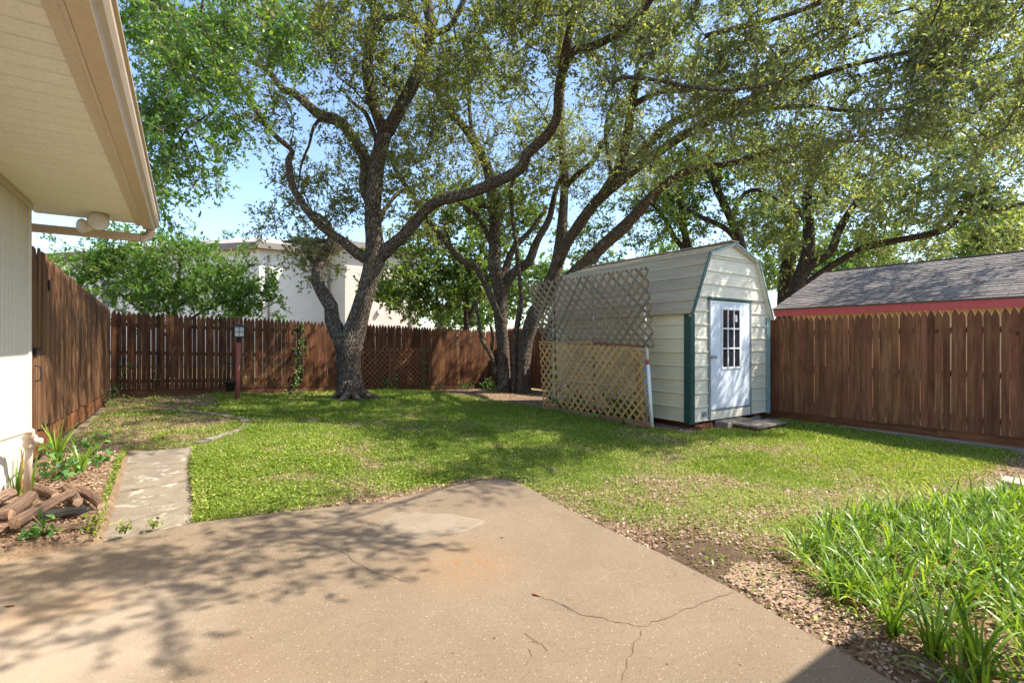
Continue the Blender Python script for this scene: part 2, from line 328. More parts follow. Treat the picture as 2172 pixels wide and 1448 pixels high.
def concretemat():
    m = NT('tan_broom_concrete'); v = m.vec(); a = m.noise(v, .9, 7, .7, .8); b = m.noise(v, 3.2, 6, .72, 1.0); c = m.noise(v, 120, 4, .85)
    col = m.ramp(a, [(.25, (.15,.109,.069)), (.5, (.222,.164,.107)), (.75, (.29,.221,.15))])
    col = m.mix(m.math('MULTIPLY', m.ramp(b, [(.42, (0,0,0)), (.7, (1,1,1))]), .55), col, (.17,.122,.08))
    col = m.mix(.42, col, m.ramp(c, [(.32, (.08,.056,.036)), (.5, (.222,.164,.107)), (.66, (.47,.375,.265))]))
    md = m.noise(v, 30, 4, .7); col = m.mix(m.math('MULTIPLY', m.ramp(md, [(.45, (0,0,0)), (.75, (1,1,1))]), .4), col, (.18,.125,.08))
    vo = m.n('TexVoronoi'); vo.inputs['Scale'].default_value = 55; m.l(v, vo.inputs['Vector'])
    sep = m.n('SeparateColor'); m.l(vo.outputs['Color'], sep.inputs[0])
    sp_ = m.math('MULTIPLY', m.ramp(vo.outputs['Distance'], [(.16, (1,1,1)), (.3, (0,0,0))]), m.ramp(sep.outputs[0], [(.45, (0,0,0)), (.55, (1,1,1))]))
    col = m.mix(m.math('MULTIPLY', sp_, .5), col, m.ramp(sep.outputs[1], [(.45, (.07,.05,.035)), (.55, (.5,.42,.33))]))
    # rust stain with spots, pale worn corner
    def spot(x, y, rx, ry, soft=1.6, ns=3.0, amt=.8):
        sx = m.n('SeparateXYZ'); m.l(m.n('TexCoord').outputs['Object'], sx.inputs[0])
        dx = m.math('DIVIDE', m.math('SUBTRACT', sx.outputs[0], x), rx); dy = m.math('DIVIDE', m.math('SUBTRACT', sx.outputs[1], y), ry)
        r = m.math('SQRT', m.math('ADD', m.math('MULTIPLY', dx, dx), m.math('MULTIPLY', dy, dy)))
        r = m.math('ADD', r, m.math('MULTIPLY', m.math('SUBTRACT', m.noise(v, ns, 5, .7), .5), amt))
        return m.ramp(m.math('DIVIDE', r, soft), [(.25, (1,1,1)), (.8, (0,0,0))])
    p = G(975, 1205); q = G(1000, 1215)
    s1 = spot(p.x, p.y, .42, .42); col = m.mix(m.math('MULTIPLY', s1, .24), col, (.33,.19,.08))
    s2 = spot(q.x, q.y, .3, .3, 1.3, 7, 2.2); dots = m.ramp(m.noise(v, 21, 4, .65), [(.57, (0,0,0)), (.62, (1,1,1))])
    col = m.mix(m.math('MULTIPLY', m.math('MULTIPLY', s2, dots), .85), col, (.33,.12,.03))
    e = G(60, 1400); s3 = spot(e.x, e.y, .7, .7, 1.6, 3, .9); col = m.mix(m.math('MULTIPLY', s3, .35), col, (.55,.46,.36))
    e = G(130, 1290); s4 = spot(e.x, e.y, .3, .22, 1.6, 5, .9); col = m.mix(m.math('MULTIPLY', s4, .4), col, (.3,.18,.085))
    m.pbr(col, .88, .2, 0, m.bump(c, .35, .003)); return m.m
M['concrete'] = concretemat()
M['patch'] = simple('smooth_mortar_patch', (.22,.168,.113), (.32,.252,.18), 3, rough=.85, bump=.2, vary=0, rand=False)
def pathmat():
    m = NT('worn_path_concrete'); v = m.vec((1,1,1), True); a = m.noise(v, 1.6, 7, .72, 1.2); b = m.noise(v, 5, 6, .75, .6); c = m.noise(v, 90, 3, .8)
    col = m.ramp(a, [(.3, (.12,.09,.062)), (.5, (.21,.163,.115)), (.68, (.3,.245,.18))])
    col = m.mix(m.ramp(b, [(.55, (0,0,0)), (.62, (1,1,1))]), col, (.46,.42,.34)); col = m.mix(.3, col, m.ramp(c, [(.3, (.1,.08,.055)), (.7, (.5,.44,.35))]))
    m.pbr(col, .92, .15, 0, m.bump(m.math('MULTIPLY_ADD', b, .6, c), .6, .008)); return m.m
M['path'] = pathmat()

# ---------------------------------------------------------------- ground, patio, path
patio_px = [(0,1190),(190,1157),(410,1108),(600,1086),(800,1063),(905,1043),(985,1026),(1030,1018),(1075,1017),(1115,1030),(1170,1062),(1260,1108),(1400,1172),(1560,1252),(1730,1352),(1900,1448)]
PAT = []
for a, b in patio_px:
    d = H*F/(b-CY); p = P(a, b, d); PAT.append((p.x, p.y))
PATP = [(-1.04, 4.63)] + PAT + [(2.5, -.6), (2.45, -1.28), (-1.04, -1.28)]
def inpoly(x, y, poly):
    x = np.asarray(x); y = np.asarray(y); c = np.zeros(x.shape, bool); n = len(poly)
    for i in range(n):
        x0, y0 = poly[i]; x1, y1 = poly[(i+1) % n]
        if y0 == y1: continue
        hit = ((y0 > y) != (y1 > y)) & (x < (x1-x0)*(y-y0)/(y1-y0)+x0); c ^= hit
    return c
def grid1(a, b, c, d, fine, far):
    return np.concatenate([-np.geomspace(-a+b+1, 1, far)+b+1-.001 if False else np.linspace(a, b, far, endpoint=False), np.arange(b, c, fine), np.linspace(c, d, far)])
gx = np.concatenate([np.linspace(-220, -30, 8), np.linspace(-25, -4, 8), np.arange(-3, 13, .12), np.linspace(14, 36, 8), np.linspace(50, 240, 8)])
gy = np.concatenate([np.linspace(-200, -30, 8), np.linspace(-24, -4, 7), np.arange(-3, 16, .12), np.linspace(17, 40, 8), np.linspace(50, 260, 8)])
XX, YY = np.meshgrid(gx, gy); ZZ = gz(XX, YY) + .03*(fbm(XX, YY, .8)-.5) + .012*(vn(XX, YY, 3.7, 5)-.5)
ZZ = np.where(inpoly(XX, YY, PATP), np.minimum(ZZ, -.07), ZZ)
PA, PB, PC, PD = [tuple(G(*q)[:2]) for q in ((200,1154), (408,1108), (408,948), (272,953))]
ZZ = np.where(inpoly(XX, YY, [PA, PB, PC, PD]), np.minimum(ZZ-.05, -.045+(YY-4.62)*.042), ZZ)
nxg, nyg = len(gx), len(gy)
ii, jj = np.meshgrid(np.arange(nyg-1), np.arange(nxg-1), indexing='ij'); b0 = (ii*nxg+jj).ravel()
def lawn_density(x, y):
    d = np.clip((fbm(x, y, .55, 3)-.22)*3.8, np.where(x > 2.6, .5, .2), 1)
    d *= np.clip((fbm(x, y, 2.3, 8)-.22)*3.2, np.where(x > 2.6, .3, .15), 1)
    # bare litter strip along the patio and in the right bed
    wob = .5*(fbm(x, y, 1.3, 41)-.5)
    right = np.clip((x+wob-2.85-.35*np.clip(3.2-y, 0, 1))/.9, 0, 1); near = np.clip((y+wob-1.45)/.7, 0, 1); d *= np.where(y < 4.9, np.clip(.06+right*near*1.3+np.clip((y-4.3)*1.7, 0, 1), .05, 1), 1)
    d *= np.where((x < 2.9) & (y < 4.6+wob*.4), .25, 1)
    strip_ = np.exp(-((y-1.6-wob*.6)/.2)**2)*(x > 4.2)*(fbm(x, y, 1.9, 47) > .4); d *= 1-.75*strip_
    d *= np.where((x > 6) & (y < 1.5), .3, 1)
    left = (x < .9) & (y > 7.6); d *= np.where(left, .1+.42*(fbm(x, y, 1.4, 12) > .52), 1)
    d *= np.where(y > 13.2, .5, 1); d *= np.where((x > 6.2) & (y > 9.2), .35, 1); d *= np.where((x > 6.65) & (y > 4.85) & (x < 9.5), 0, 1)
    d *= np.where((x < -.45) & (y < 8), 0, 1)
    return d
gme = npmesh('ground', np.stack([XX, YY, ZZ], -1).reshape(-1, 3), np.stack([b0, b0+1, b0+nxg+1, b0+nxg], 1), True)
_a = gme.attributes.new('grassy', 'FLOAT', 'POINT'); _a.data.foreach_set('value', np.where((XX < -.35) & (YY < 7.9), 0, np.clip(lawn_density(XX, YY)*1.3, 0, 1)).ravel().astype(np.float32))
_s = pzq = P(1500, 1178, H*F/(1178-CY)); _a = gme.attributes.new('soil', 'FLOAT', 'POINT')
_a.data.foreach_set('value', np.clip(1.6-np.hypot((XX-_s.x)/.42, (YY-_s.y)/.42), 0, 1).ravel().astype(np.float32))
ground = struct(link('ground', gme, M['ground']))
mb = MB(); mb.prism(PATP, 'z', -.12, 0.0); patio = struct(mb.build('patio', M['concrete']))
def ribbon(pts, wdt, z):
    mb = MB(); pts = [Vector((p.x, p.y, 0)) for p in pts]; fine = []
    for a, b in zip(pts, pts[1:]):
        for k in range(5):
            q = a.lerp(b, k/5); n = (b-a).orthogonal().normalized(); n = Vector((-(b-a).y, (b-a).x, 0)).normalized()
            fine.append(q + n*random.uniform(-.014, .014))
    fine.append(pts[-1]); vs = []
    for i, q in enumerate(fine):
        t = fine[min(i+1, len(fine)-1)]-fine[max(i-1, 0)]; n = Vector((-t.y, t.x, 0)).normalized(); h = wdt*random.uniform(.4, 1.1)/2*(1 if 0 < i < len(fine)-1 else .1)
        vs += [(q.x-n.x*h, q.y-n.y*h, z), (q.x+n.x*h, q.y+n.y*h, z)]
    mb.add(vs, [(2*i, 2*i+2, 2*i+3, 2*i+1) for i in range(len(fine)-1)]); return mb
def pz(a, b): return P(a, b, H*F/(b-CY))
for line in ([(1125,1258),(1180,1275),(1230,1300),(1310,1318),(1360,1330),(1420,1305),(1500,1275),(1560,1250)], [(1360,1330),(1345,1370),(1320,1448)], [(600,1125),(720,1170),(800,1215),(880,1235)]):
    ribbon([pz(*q) for q in line], .0048, .0025).build('crack', M['crack'], patio)
pp = pz(908, 1112); out = []
for k in range(40):
    a = 2*math.pi*k/40; r = 1+.13*math.sin(3*a+1)+.06*math.sin(7*a)
    px = 908+104*r*math.cos(a); py = 1112-27*r*math.sin(a); q = pz(px, py); out.append((q.x, q.y))
mb = MB(); n = len(out); cxy = (sum(o[0] for o in out)/n, sum(o[1] for o in out)/n)
ring = [(cxy[0]+(o[0]-cxy[0])*.9, cxy[1]+(o[1]-cxy[1])*.9) for o in out]
mb.add([(*o, .0015) for o in out] + [(*o, .006) for o in ring], [(i, (i+1) % n, n+(i+1) % n, n+i) for i in range(n)] + [tuple(range(n, 2*n))])
mb.build('mortar_patch', M['patch'], patio)

# path slabs
path = thing('garden_path', 'narrow worn concrete path from the patio along the gate fence', 'path', (0, 6, .03)); 
del path['label'], path['category']; path['kind'] = 'structure'
def slab(quad, nx=6, ny=8, top=.034, name='path_slab'):
    (a, b, c, d) = [Vector((*q, 0)) for q in quad]; mb = MB(); vs = []
    for j in range(ny+1):
        for i in range(nx+1):
            p = a.lerp(b, i/nx).lerp(d.lerp(c, i/nx), j/ny)
            ed = i in (0, nx) or j in (0, ny)
            jx = random.uniform(-.022, .022) if ed else 0
            vs.append((p.x+jx, p.y+jx, min(.11, max(-.014, -.014+(p.y-4.62)*.042))+(top-.034)-(.006 if ed else 0)+random.uniform(-.002, .002)))
    nv = len(vs); vs += [(x, y, z-.08) for x, y, z in vs]
    fs = [(j*(nx+1)+i, j*(nx+1)+i+1, (j+1)*(nx+1)+i+1, (j+1)*(nx+1)+i) for j in range(ny) for i in range(nx)]
    loop = [i for i in range(nx+1)] + [(j+1)*(nx+1)-1 for j in range(1, ny+1)] + [ny*(nx+1)+i for i in range(nx-1, -1, -1)] + [j*(nx+1) for j in range(ny-1, 0, -1)]
    fs += [(loop[k], nv+loop[k], nv+loop[(k+1) % len(loop)], loop[(k+1) % len(loop)]) for k in range(len(loop))]
    mb.add(vs, fs); return mb.build(name, M['path'], path)
def g2(px, py): q = G(px, py); return (q.x, q.y)
def lr(a, b, t): return (a[0]+(b[0]-a[0])*t, a[1]+(b[1]-a[1])*t)
tt = [0, .17, .46, .75, 1]
for t0, t1 in zip(tt, tt[1:]):
    e = .004
    slab([lr(PA, PD, t0+e), lr(PB, PC, t0+e), lr(PB, PC, t1-e), lr(PA, PD, t1-e)], top=.034+random.uniform(-.004, .004))
slab([g2(205,962), g2(262,985), g2(268,953), g2(215,955)], 3, 3)
# stone edging that curves off the path end
edge_px = [(415,943),(440,936),(465,928),(490,920),(513,912),(524,903),(519,894),(503,888),(480,884),(455,880),(428,877),(400,874),(372,872),(350,870)]
edg = thing('lawn_edging', 'low curved stone edging strip bending off the end of the concrete path', 'edging', G(*edge_px[5]))
for a, b in zip(edge_px, edge_px[1:]):
    p, q = G(*a), G(*b); p, q = p.lerp(q, .03), p.lerp(q, .97); mb = MB()
    h = random.uniform(.03, .05); mb.bar(p+Vector((0,0,-.018)), q+Vector((0,0,-.018)), (0,0,1), random.uniform(.09, .12), .06+h)
    mb.v = [tuple(c+random.uniform(-.01, .01) for c in v) for v in mb.v]; mb.build('stone', M['stone'], edg)

# ---------------------------------------------------------------- house
house = thing('house', 'cream sided house with tan gutter and wide boarded eave at the left', 'house', (-1.05, 3, .2))
UW, VW, ZS = -1.05, 6.26, 2.73
k = 0; v = -1.2
while v < VW-.001:
    v2 = min(v+.102, VW); mb = MB(); mb.bev((UW-.03, v+.002, .2+.12*max(0, min(1, (v-4.5)/1.2))), (UW, v2-.002, ZS-.01), .004)
    mb.build('siding_board', M['siding'], house); v = v2
MB().box((UW-.05, -1.3, .02), (UW-.032, VW, ZS)).build('wall', M['siding'], house)
MB().bev((UW-.02, VW-.005, .3), (UW+.018, VW+.075, ZS-.012), .006).build('corner_board', M['siding'], house)
MB().box((UW-3.5, VW+.03, .1), (UW-.025, VW+.06, ZS)).build('end_wall', M['siding'], house)
MB().bev((UW+.002, -1.2, ZS-.05), (UW+.03, VW+.06, ZS-.004), .005).build('frieze_trim', M['trim'], house)
UG = -.265; VE = 6.80
v = -.25
while v < VE-.01:
    v2 = min(v+.15, VE); mb = MB(); mb.bev((UW-.05, v+.003, ZS), (UG+.02, v2-.003, ZS+.02), .007)
    mb.build('soffit_board', M['soffit'], house); v = v2
MB().box((UW-.05, -.3, ZS+.021), (UG+.03, VE, ZS+.03)).build('soffit_backing', M['trim'], house)
MB().bev((UG-.03, -.3, ZS-.018), (UG+.03, VE+.005, ZS-.002), .004).build('soffit_trim', M['trim'], house)
MB().bev((UG+.032, -.3, ZS-.05), (UG+.055, VE+.02, ZS+.2), .004).build('fascia', M['trim'], house)
# K-style gutter profile (u, z) extruded along the eave
prof = [(0,.0),(.075,.0),(.085,.025),(.105,.045),(.12,.075),(.122,.115),(.135,.12),(.135,.135),(.116,.135),(.114,.08),(.098,.052),(.078,.034),(.07,.01),(.004,.01),(.004,.13),(0,.13)]
mb = MB(); mb.prism([(UG+.058+a, ZS-.06+b) for a, b in prof], 'y', -.3, VE+.03); gut = mb.build('gutter', M['gutter'], house)
mb = MB(); mb.prism([(UG+.06+a, ZS-.057+b) for a, b in [(0,0),(.07,.003),(.082,.03),(.1,.048),(.113,.08),(.113,.12),(0,.12)]], 'y', VE+.015, VE+.028); mb.build('end_cap', M['gutter'], gut)
# roof edge and slope above
mb = MB(); mb.prism([(UG+.12, ZS+.1), (UG+.12, ZS+.13), (UW-4.0, ZS+1.75), (UW-4.0, ZS+1.7)], 'y', -.3, VE+.02); mb.build('roof', M['shingle'], house)
mb = MB(); mb.prism([(UG+.03, ZS+.02), (UG+.03, ZS+.12), (UW-4.0, ZS+1.68), (UW-4.0, ZS+.02)], 'y', VE-.015, VE+.005); mb.build('gable_board', M['soffit'], house)
# downspout run from the gutter elbow to the wall
def flatpipe(pts, wx, wy, name, mat, par):
    mb = MB(); 
    for a, b in zip(pts, pts[1:]): mb.bar(a, b, (0,1,0.01), wy, wx)
    return mb.build(name, mat, par)
YD = VE-.035; ZD = ZS-.155
mb = MB(); mb.bev((UW-.5, YD-.035, ZD-.04), (UG+.02, YD+.035, ZD+.04), .012)
for i in range(3): mb.box((UW-.5, YD-.0385, ZD-.026+i*.022), (UG+.018, YD-.034, ZD-.016+i*.022))
dsp = mb.build('downspout', M['gutter'], house)
mb = MB(); arc = [Vector((UG+.02+.085*math.sin(t), YD, ZD+.085-.085*math.cos(t))) for t in np.linspace(0, math.pi/2, 9)]
for i in range(8):
    a, b = arc[i], arc[i+1]; mb.bar(a, b+(b-a)*.1, (0,1,0), .082-.003*(i % 2), .07)
mb.build('elbow', M['gutter'], dsp)
# flood light below the soffit
fl = P(208, 470, 4.95); fx = thing('flood_light', 'round cream flood light with two lamps under the house eave', 'light', (fl.x, fl.y, ZS))
tc = Vector((-fl.x, -fl.y, -.35)).normalized()
mb = MB(); mb.lathe((fl.x+.02, fl.y+.1, ZS-.035), [(.055, 0), (.06, .02), (.05, .035)], 16); mb.build('mount_plate', M['trim'], fx)
mb = MB(); mb.tube([(fl.x+.02, fl.y+.1, ZS-.03), fl-tc*.06], .014, 8); mb.build('arm', M['trim'], fx)
mb = MB(); mb.lathe(fl-tc*.1, [(.03, 0), (.04, .03), (.075, .085), (.088, .1), (.088, .108)], 24, tc); lampb = mb.build('lamp_housing', M['gutter'], fx)
mb = MB(); mb.lathe(fl+tc*.006, [(.082, 0), (.08, .006), (.05, .014), (.01, .017)], 24, tc); mb.build('lens', M['white'], lampb)
f2 = fl + Vector((-.06, .12, -.03)); mb = MB(); mb.lathe(f2-tc*.1, [(.03, 0), (.04, .03), (.07, .09), (.075, .1), (.03, .112)], 20, (tc+Vector((-.6,.5,0)))); mb.build('lamp_housing', M['soffit'], fx)
# the left wing is skewed by about a degree against the fences
for ob in list(house.children)+[q for c in house.children for q in c.children]:
    for vx in ob.data.vertices: vx.co.x += .0227*(vx.co.y-6.8)
# wing of the house behind the camera: its eave throws the shadow in the bottom right corner
MB().box((-1.0, -1.42, .0), (4.4, -1.3, 2.7)).build('rear_wall', M['siding'], house)
MB().box((UG+.2, -1.3, 2.62), (4.75, -.33, 2.72)).build('rear_eave', M['soffit'], house)
mb = MB(); mb.prism([(-.3, 2.74), (-.3, 2.78), (-4.2, 4.3), (-4.2, 4.2)], 'x', UG+.2, 4.75); mb.build('rear_roof', M['shingle'], house)
# standpipe by the wall
sp = G(56, 1046); stp = thing('irrigation_standpipe', 'tan painted irrigation pipe with valve standing by the house wall', 'pipe', sp)
top = P(64, 911, 3.98); base = Vector((sp.x, sp.y, gzf(sp.x, sp.y)-.05)); d = top-base
wallp = Vector((UW+.002, top.y-.62, top.z)); bend = Vector((top.x, top.y, top.z))
mb = MB(); mb.tube([base, base.lerp(top, .5), base.lerp(top, .78)], .025, 12); mb.build('riser', M['pvc'], stp)
mb = MB(); mb.box((base.x-.032, base.y-.012, base.z+.1), (base.x-.0275, base.y+.012, base.z+.42)); mb.build('primer_run', M['primer'], stp)
bp = base.lerp(top, .76)
mb = MB(); mb.lathe(bp, [(.03, 0), (.042, .012), (.042, .045), (.035, .05), (.035, .07), (.047, .08), (.047, .1), (.028, .115), (.028, .16)], 10, d); mb.build('valve_body', M['pvc'], stp)
mb = MB(); mb.lathe(bp+d.normalized()*.06+Vector((.05,-.02,0)), [(.022, -.02), (.026, 0), (.022, .03)], 8, (1,-.4,0)); mb.build('union_nut', M['pvc'], stp)
hp = [wallp, wallp.lerp(bend, .5)+Vector((.0,0,0)), bend+Vector((-.02,-.09,0)), bend+Vector((0,-.03,-.004)), bend+Vector((.004,.004,-.03)), bend+Vector((0,0,-.08))]
mb = MB(); mb.tube(hp, [.02,.02,.021,.026,.026,.024], 12); mb.build('cross_pipe', M['pvc'], stp)

# ---------------------------------------------------------------- fences
def picket_mesh(i, w_=.0862, t=.019, h=1.8):
    r = random.Random(i); s = w_/2; hh = h+r.uniform(-.012, .012)
    pt = .105+r.uniform(-.012, .012)
    out = [(-s, 0), (s, 0), (s, hh-pt), (s*.86, hh-pt*.66), (s*.5, hh-pt*.32), (s*.05, hh), (-s*.05, hh), (-s*.5, hh-pt*.32), (-s*.86, hh-pt*.66), (-s, hh-pt)]
    out = [(a+r.uniform(-.0012, .0012), b) for a, b in out]
    mb = MB(); mb.prism(out, 'y', -t/2, t/2); return mb.mesh('picket')
PK = {}
for kind in ('fence', 'fence_left', 'fence_right'):
    PK[kind] = [picket_mesh(i*3+len(kind)) for i in range(7)]
    for me in PK[kind]: me.materials.append(M[kind])
def pickets(parent, axis, a0, a1, fixed, ztop, kind, face, pitch=.0905):
    n = int((a1-a0)/pitch); r = random.Random(int(a0*100)+n)
    for i in range(n):
        a = a0+(i+.5)*pitch+r.uniform(-.0012, .0012)+(r.uniform(-.004, .004) if r.random() < .3 else 0); zt = ztop(a)-1.8+r.uniform(-.012, .012)
        loc = (a, fixed+r.uniform(-.005, .005), zt) if axis == 'x' else (fixed+r.uniform(-.005, .005), a, zt)
        rot = (r.uniform(-.004, .004), r.uniform(-.004, .004), (0 if axis == 'x' else math.pi/2)+r.uniform(-.03, .03) + (math.pi if r.random() < .5 else 0))
        link('picket', PK[kind][r.randrange(7)], None, parent, loc, rot)
def rails(parent, axis, a0, a1, fixed, ztop, mat, drops=(.3, .95, 1.6)):
    a = a0
    while a < a1-.05:
        b = min(a+2.4, a1)
        for dz in drops:
            mb = MB(); p = (a, fixed, ztop(a)-dz) if axis == 'x' else (fixed, a, ztop(a)-dz); q = (b-.004, fixed, ztop(b)-dz) if axis == 'x' else (fixed, b-.004, ztop(b)-dz)
            mb.bar(p, q, (0,0,1), .038, .088); mb.build('rail', mat, parent)
        po = a+.05; zt = ztop(po); mb = MB()
        off = .066 if fixed > 0 else -.066
        if axis == 'x': mb.box((po-.045, fixed+off-.044, -.3), (po+.045, fixed+off+.044, zt-.15))
        else: mb.box((fixed+off-.044, po-.045, -.3), (fixed+off+.044, po+.045, zt-.15))
        mb.build('post', mat, parent); a = b
def kick(parent, axis, cuts, fixed, zpic, height, mat, off):
    for a, b in zip(cuts, cuts[1:]):
        r1, r2 = random.uniform(-.012, .012), random.uniform(-.008, .008); mb = MB()
        za, zb_ = zpic(a)-height/2+r1+.018, zpic(b)-height/2+r1+.018
        p = (a+.003, fixed+off, za) if axis == 'x' else (fixed+off, a+.003, za); q = (b-.003, fixed+off, zb_) if axis == 'x' else (fixed+off, b-.003, zb_)
        mb.bar(p, q, (0,0,1), .03, height); mb.build('kickboard', mat, parent)
VB, UL, UR = 14.38, -1.08, 9.66
ztb = lambda u: 2.15-.0322*(u+1.08)
ztl = lambda v: 2.36-.0276*(v-6.8)
ztr = lambda v: 1.92
bf = thing('picket_fence', 'dark stained gothic picket fence across the back of the yard, with dappled light', 'fence', (4, VB, 0), 'picket fences round the yard')
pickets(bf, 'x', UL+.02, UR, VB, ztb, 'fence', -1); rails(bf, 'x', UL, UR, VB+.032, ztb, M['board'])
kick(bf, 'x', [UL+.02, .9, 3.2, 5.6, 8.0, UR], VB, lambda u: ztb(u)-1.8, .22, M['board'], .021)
lf = thing('picket_fence', 'brown picket fence running from the gate to the left back corner', 'fence', (UL, 10, .1), 'picket fences round the yard')
pickets(lf, 'y', 7.31, VB-.03, UL, ztl, 'fence_left', 1); rails(lf, 'y', 7.3, VB-.1, UL-.032, ztl, M['board_y'])
kick(lf, 'y', [7.3, 9.6, 12.0, VB-.04], UL, lambda v: ztl(v)-1.8, .26, M['board_y'], -.021)
rf = thing('picket_fence', 'reddish brown picket fence along the right side in front of the red trimmed garage', 'fence', (UR, 4, 0), 'picket fences round the yard')
pickets(rf, 'y', -1.2, VB-.03, UR, ztr, 'fence_right', -1, .0912); rails(rf, 'y', -1.2, VB-.1, UR+.032, ztr, M['board_y'])
kick(rf, 'y', [-1.2, .55, 2.62, 4.95, 7.2, 9.6, 12, VB-.04], UR, lambda v: .125, .19, M['board_y'], .021)
# retaining timbers at the foot of the right fence
for i, (a, b, m_, hh) in enumerate([(-1.2, 3.9, 'grey_wood', .09), (3.95, 6.1, 'board_y', .05)]):
    mb = MB(); mb.bev((UR-.14-.02*i, a, -.14), (UR-.035, b, -.14+hh+.05), .008); o = mb.build('landscape_timber', M[m_])
    tag(o, ['long pale landscape timber lying along the foot of the right fence', 'dark landscape timber beside the shed step under the right fence'][i], 'timber', 'timbers along the right fence')
# gate
gate = thing('wooden_gate', 'wooden picket gate with black latch between house corner and left fence', 'gate', (UL, 6.8, .3))
pickets(gate, 'y', 6.36, 7.28, UL+.005, lambda v: 2.37, 'fence_left', 1)
for dz in (.3, 1.55):
    mb = MB(); mb.bar((UL-.03, 6.38, 2.37-dz), (UL-.03, 7.26, 2.37-dz), (0,0,1), .036, .088); mb.build('rail', M['board_y'], gate)
MB().bar((UL+.006, 6.37, .44), (UL+.006, 7.27, .42), (0,0,1), .03, .22).build('kickboard', M['board_y'], gate)
for px, py in ((104,605),(92,902)):
    X = (px-CX)/F; d = (UL+.02)/(X*CT+ST); q = P(px, py, d); x = UL+.026; mb = MB()
    mb.box((x-.008, q.y-.03, q.z-.055), (x, q.y-.004, q.z+.055)); mb.box((x-.008, q.y+.004, q.z-.05), (x, q.y+.03, q.z+.05))
    mb.tube([(x, q.y, q.z-.06), (x, q.y, q.z+.06)], .006, 6); mb.box((x-.008, q.y-.05, q.z-.012), (x+.001, q.y+.06, q.z+.012)); mb.build('hinge', M['black'], gate)
def ong(px, py):
    X = (px-CX)/F; d = (UL+.02)/(X*CT+ST); return P(px, py, d)
q = ong(76, 742); x = UL+.02; mb = MB(); mb.prism([(q.y-.13, q.z-.02), (q.y-.13, q.z+.02), (q.y+.08, q.z+.012), (q.y+.1, q.z+.0), (q.y+.07, q.z-.022)], 'x', x, x+.03); mb.box((x, q.y-.11, q.z-.05), (x+.025, q.y-.05, q.z-.018)); mb.build('latch', M['black'], gate)
q = ong(74, 792); mb = MB(); mb.tube([(x, q.y, q.z+.075), (x+.035, q.y+.02, q.z+.065), (x+.045, q.y+.02, q.z), (x+.035, q.y+.02, q.z-.065), (x, q.y, q.z-.075)], .007, 8); mb.build('handle', M['black'], gate)

# ---------------------------------------------------------------- lattice panels
def lattice(name, label, bl, br, tr, tl, mat, sp=.141, w_=.034, group=None, th=.007):
    bl, br, tr, tl = map(Vector, (bl, br, tr, tl)); W = ((br-bl).length+(tr-tl).length)/2; Hh = ((tl-bl).length+(tr-br).length)/2
    n = (br-bl).cross(tl-bl).normalized()
    th_ = thing(name, label, 'lattice', (bl+br)/2, group)
    def mp(s, t): a, b = s/W, t/Hh; return bl.lerp(br, a).lerp(tl.lerp(tr, a), b)
    for sg in (1, -1):
        c = -Hh if sg > 0 else 0
        c += sp*.4
        while c < (W if sg > 0 else W+Hh):
            # line s = c + sg*t
            lo, hi = 0.0, Hh
            if sg > 0: lo = max(lo, -c); hi = min(hi, W-c)
            else: lo = max(lo, c-W); hi = min(hi, c)
            if hi-lo > .03:
                j = random.uniform(-.004, .004)
                p, q = mp(c+sg*lo+j, lo)+n*(sg*th*.55), mp(c+sg*hi+j, hi)+n*(sg*th*.55)
                MB().bar(p, q, n, w_*random.uniform(.93, 1.05), th).build('slat', mat, th_)
            c += sp
    return th_
lt = lattice('lattice_panel', 'small brown lattice panel hung on the back fence right of the forked tree', (4.0, VB-.05, .1), (6.55, VB-.05, .1), (6.55, VB-.05, 1.26), (4.0, VB-.05, 1.26), M['lattice_brown'], .15, .036, 'lattice panels')
UB = 6.57
def onl(px, py, u=UB):
    X = (px-CX)/F; d = u/(X*CT+ST); return P(px, py, d)
lo = lattice('lattice_panel', 'tan orange lattice panel standing on the lawn beside the shed', onl(1152,868), onl(1381,900), onl(1362,735), onl(1144,727), M['lattice_tan'], .172, .042, 'lattice panels')
MB().bar(onl(1144,725), onl(1260,727), (1,0,0), .03, .035).build('top_rail', M['lattice_tan'], lo)
MB().bar(onl(1261,727), onl(1366,735), (1,0,0), .03, .035).build('top_rail', M['board_y'], lo)
for a, b in (((1157,866),(1272,890)), ((1276,889),(1322,899)), ((1326,899),(1381,911))):
    p, q = onl(*a, UB-.02), onl(*b, UB-.02); p.z = gzf(p.x, p.y)+.05; q.z = gzf(q.x, q.y)+.05
    MB().bar(p, q, (0,0,1), .03, .13).build('base_board', M['plank_tan'], lo)
p1 = onl(1348, 742, UB+.06); p2 = onl(1366, 905, UB+.06); p2.z = gzf(p2.x, p2.y)-.05
MB().bar(p1, p2, (1,0,0), .035, .07).build('side_stile', M['plank_tan'], lo)
up = lattice('lattice_panel', 'leaning grey weathered lattice panel above the tan one beside the shed', onl(1151,726, UB+.03), onl(1388,738, UB+.03), onl(1374,566, UB-.05), onl(1117,602, UB-.05), M['lattice_grey'], .2, .05, 'lattice panels')
for px, m_, lab in ((1181, 'black', 'dark steel stake'), (1262, 'steel', 'steel stake')):
    pb = onl(px, 880, UB+.1); pb.z = gzf(pb.x, pb.y)-.1
    pt = onl(px-6, 590, UB+.03); MB().tube([pb, pb.lerp(pt, .5)+Vector((.01,.015,0)), pt], .017, 8).build('stake', M['alu' if m_ == 'steel' else 'black'], up)
pb = onl(1384, 908, UB+.02); pt = onl(1366, 648, UB+.09); pb.z = gzf(pb.x, pb.y)-.08
wp = thing('white_pole', 'slim white pole propping the right end of the lattice panels', 'pole', (pb.x, pb.y, pb.z+.08))
mid = pb.lerp(pt, .56)
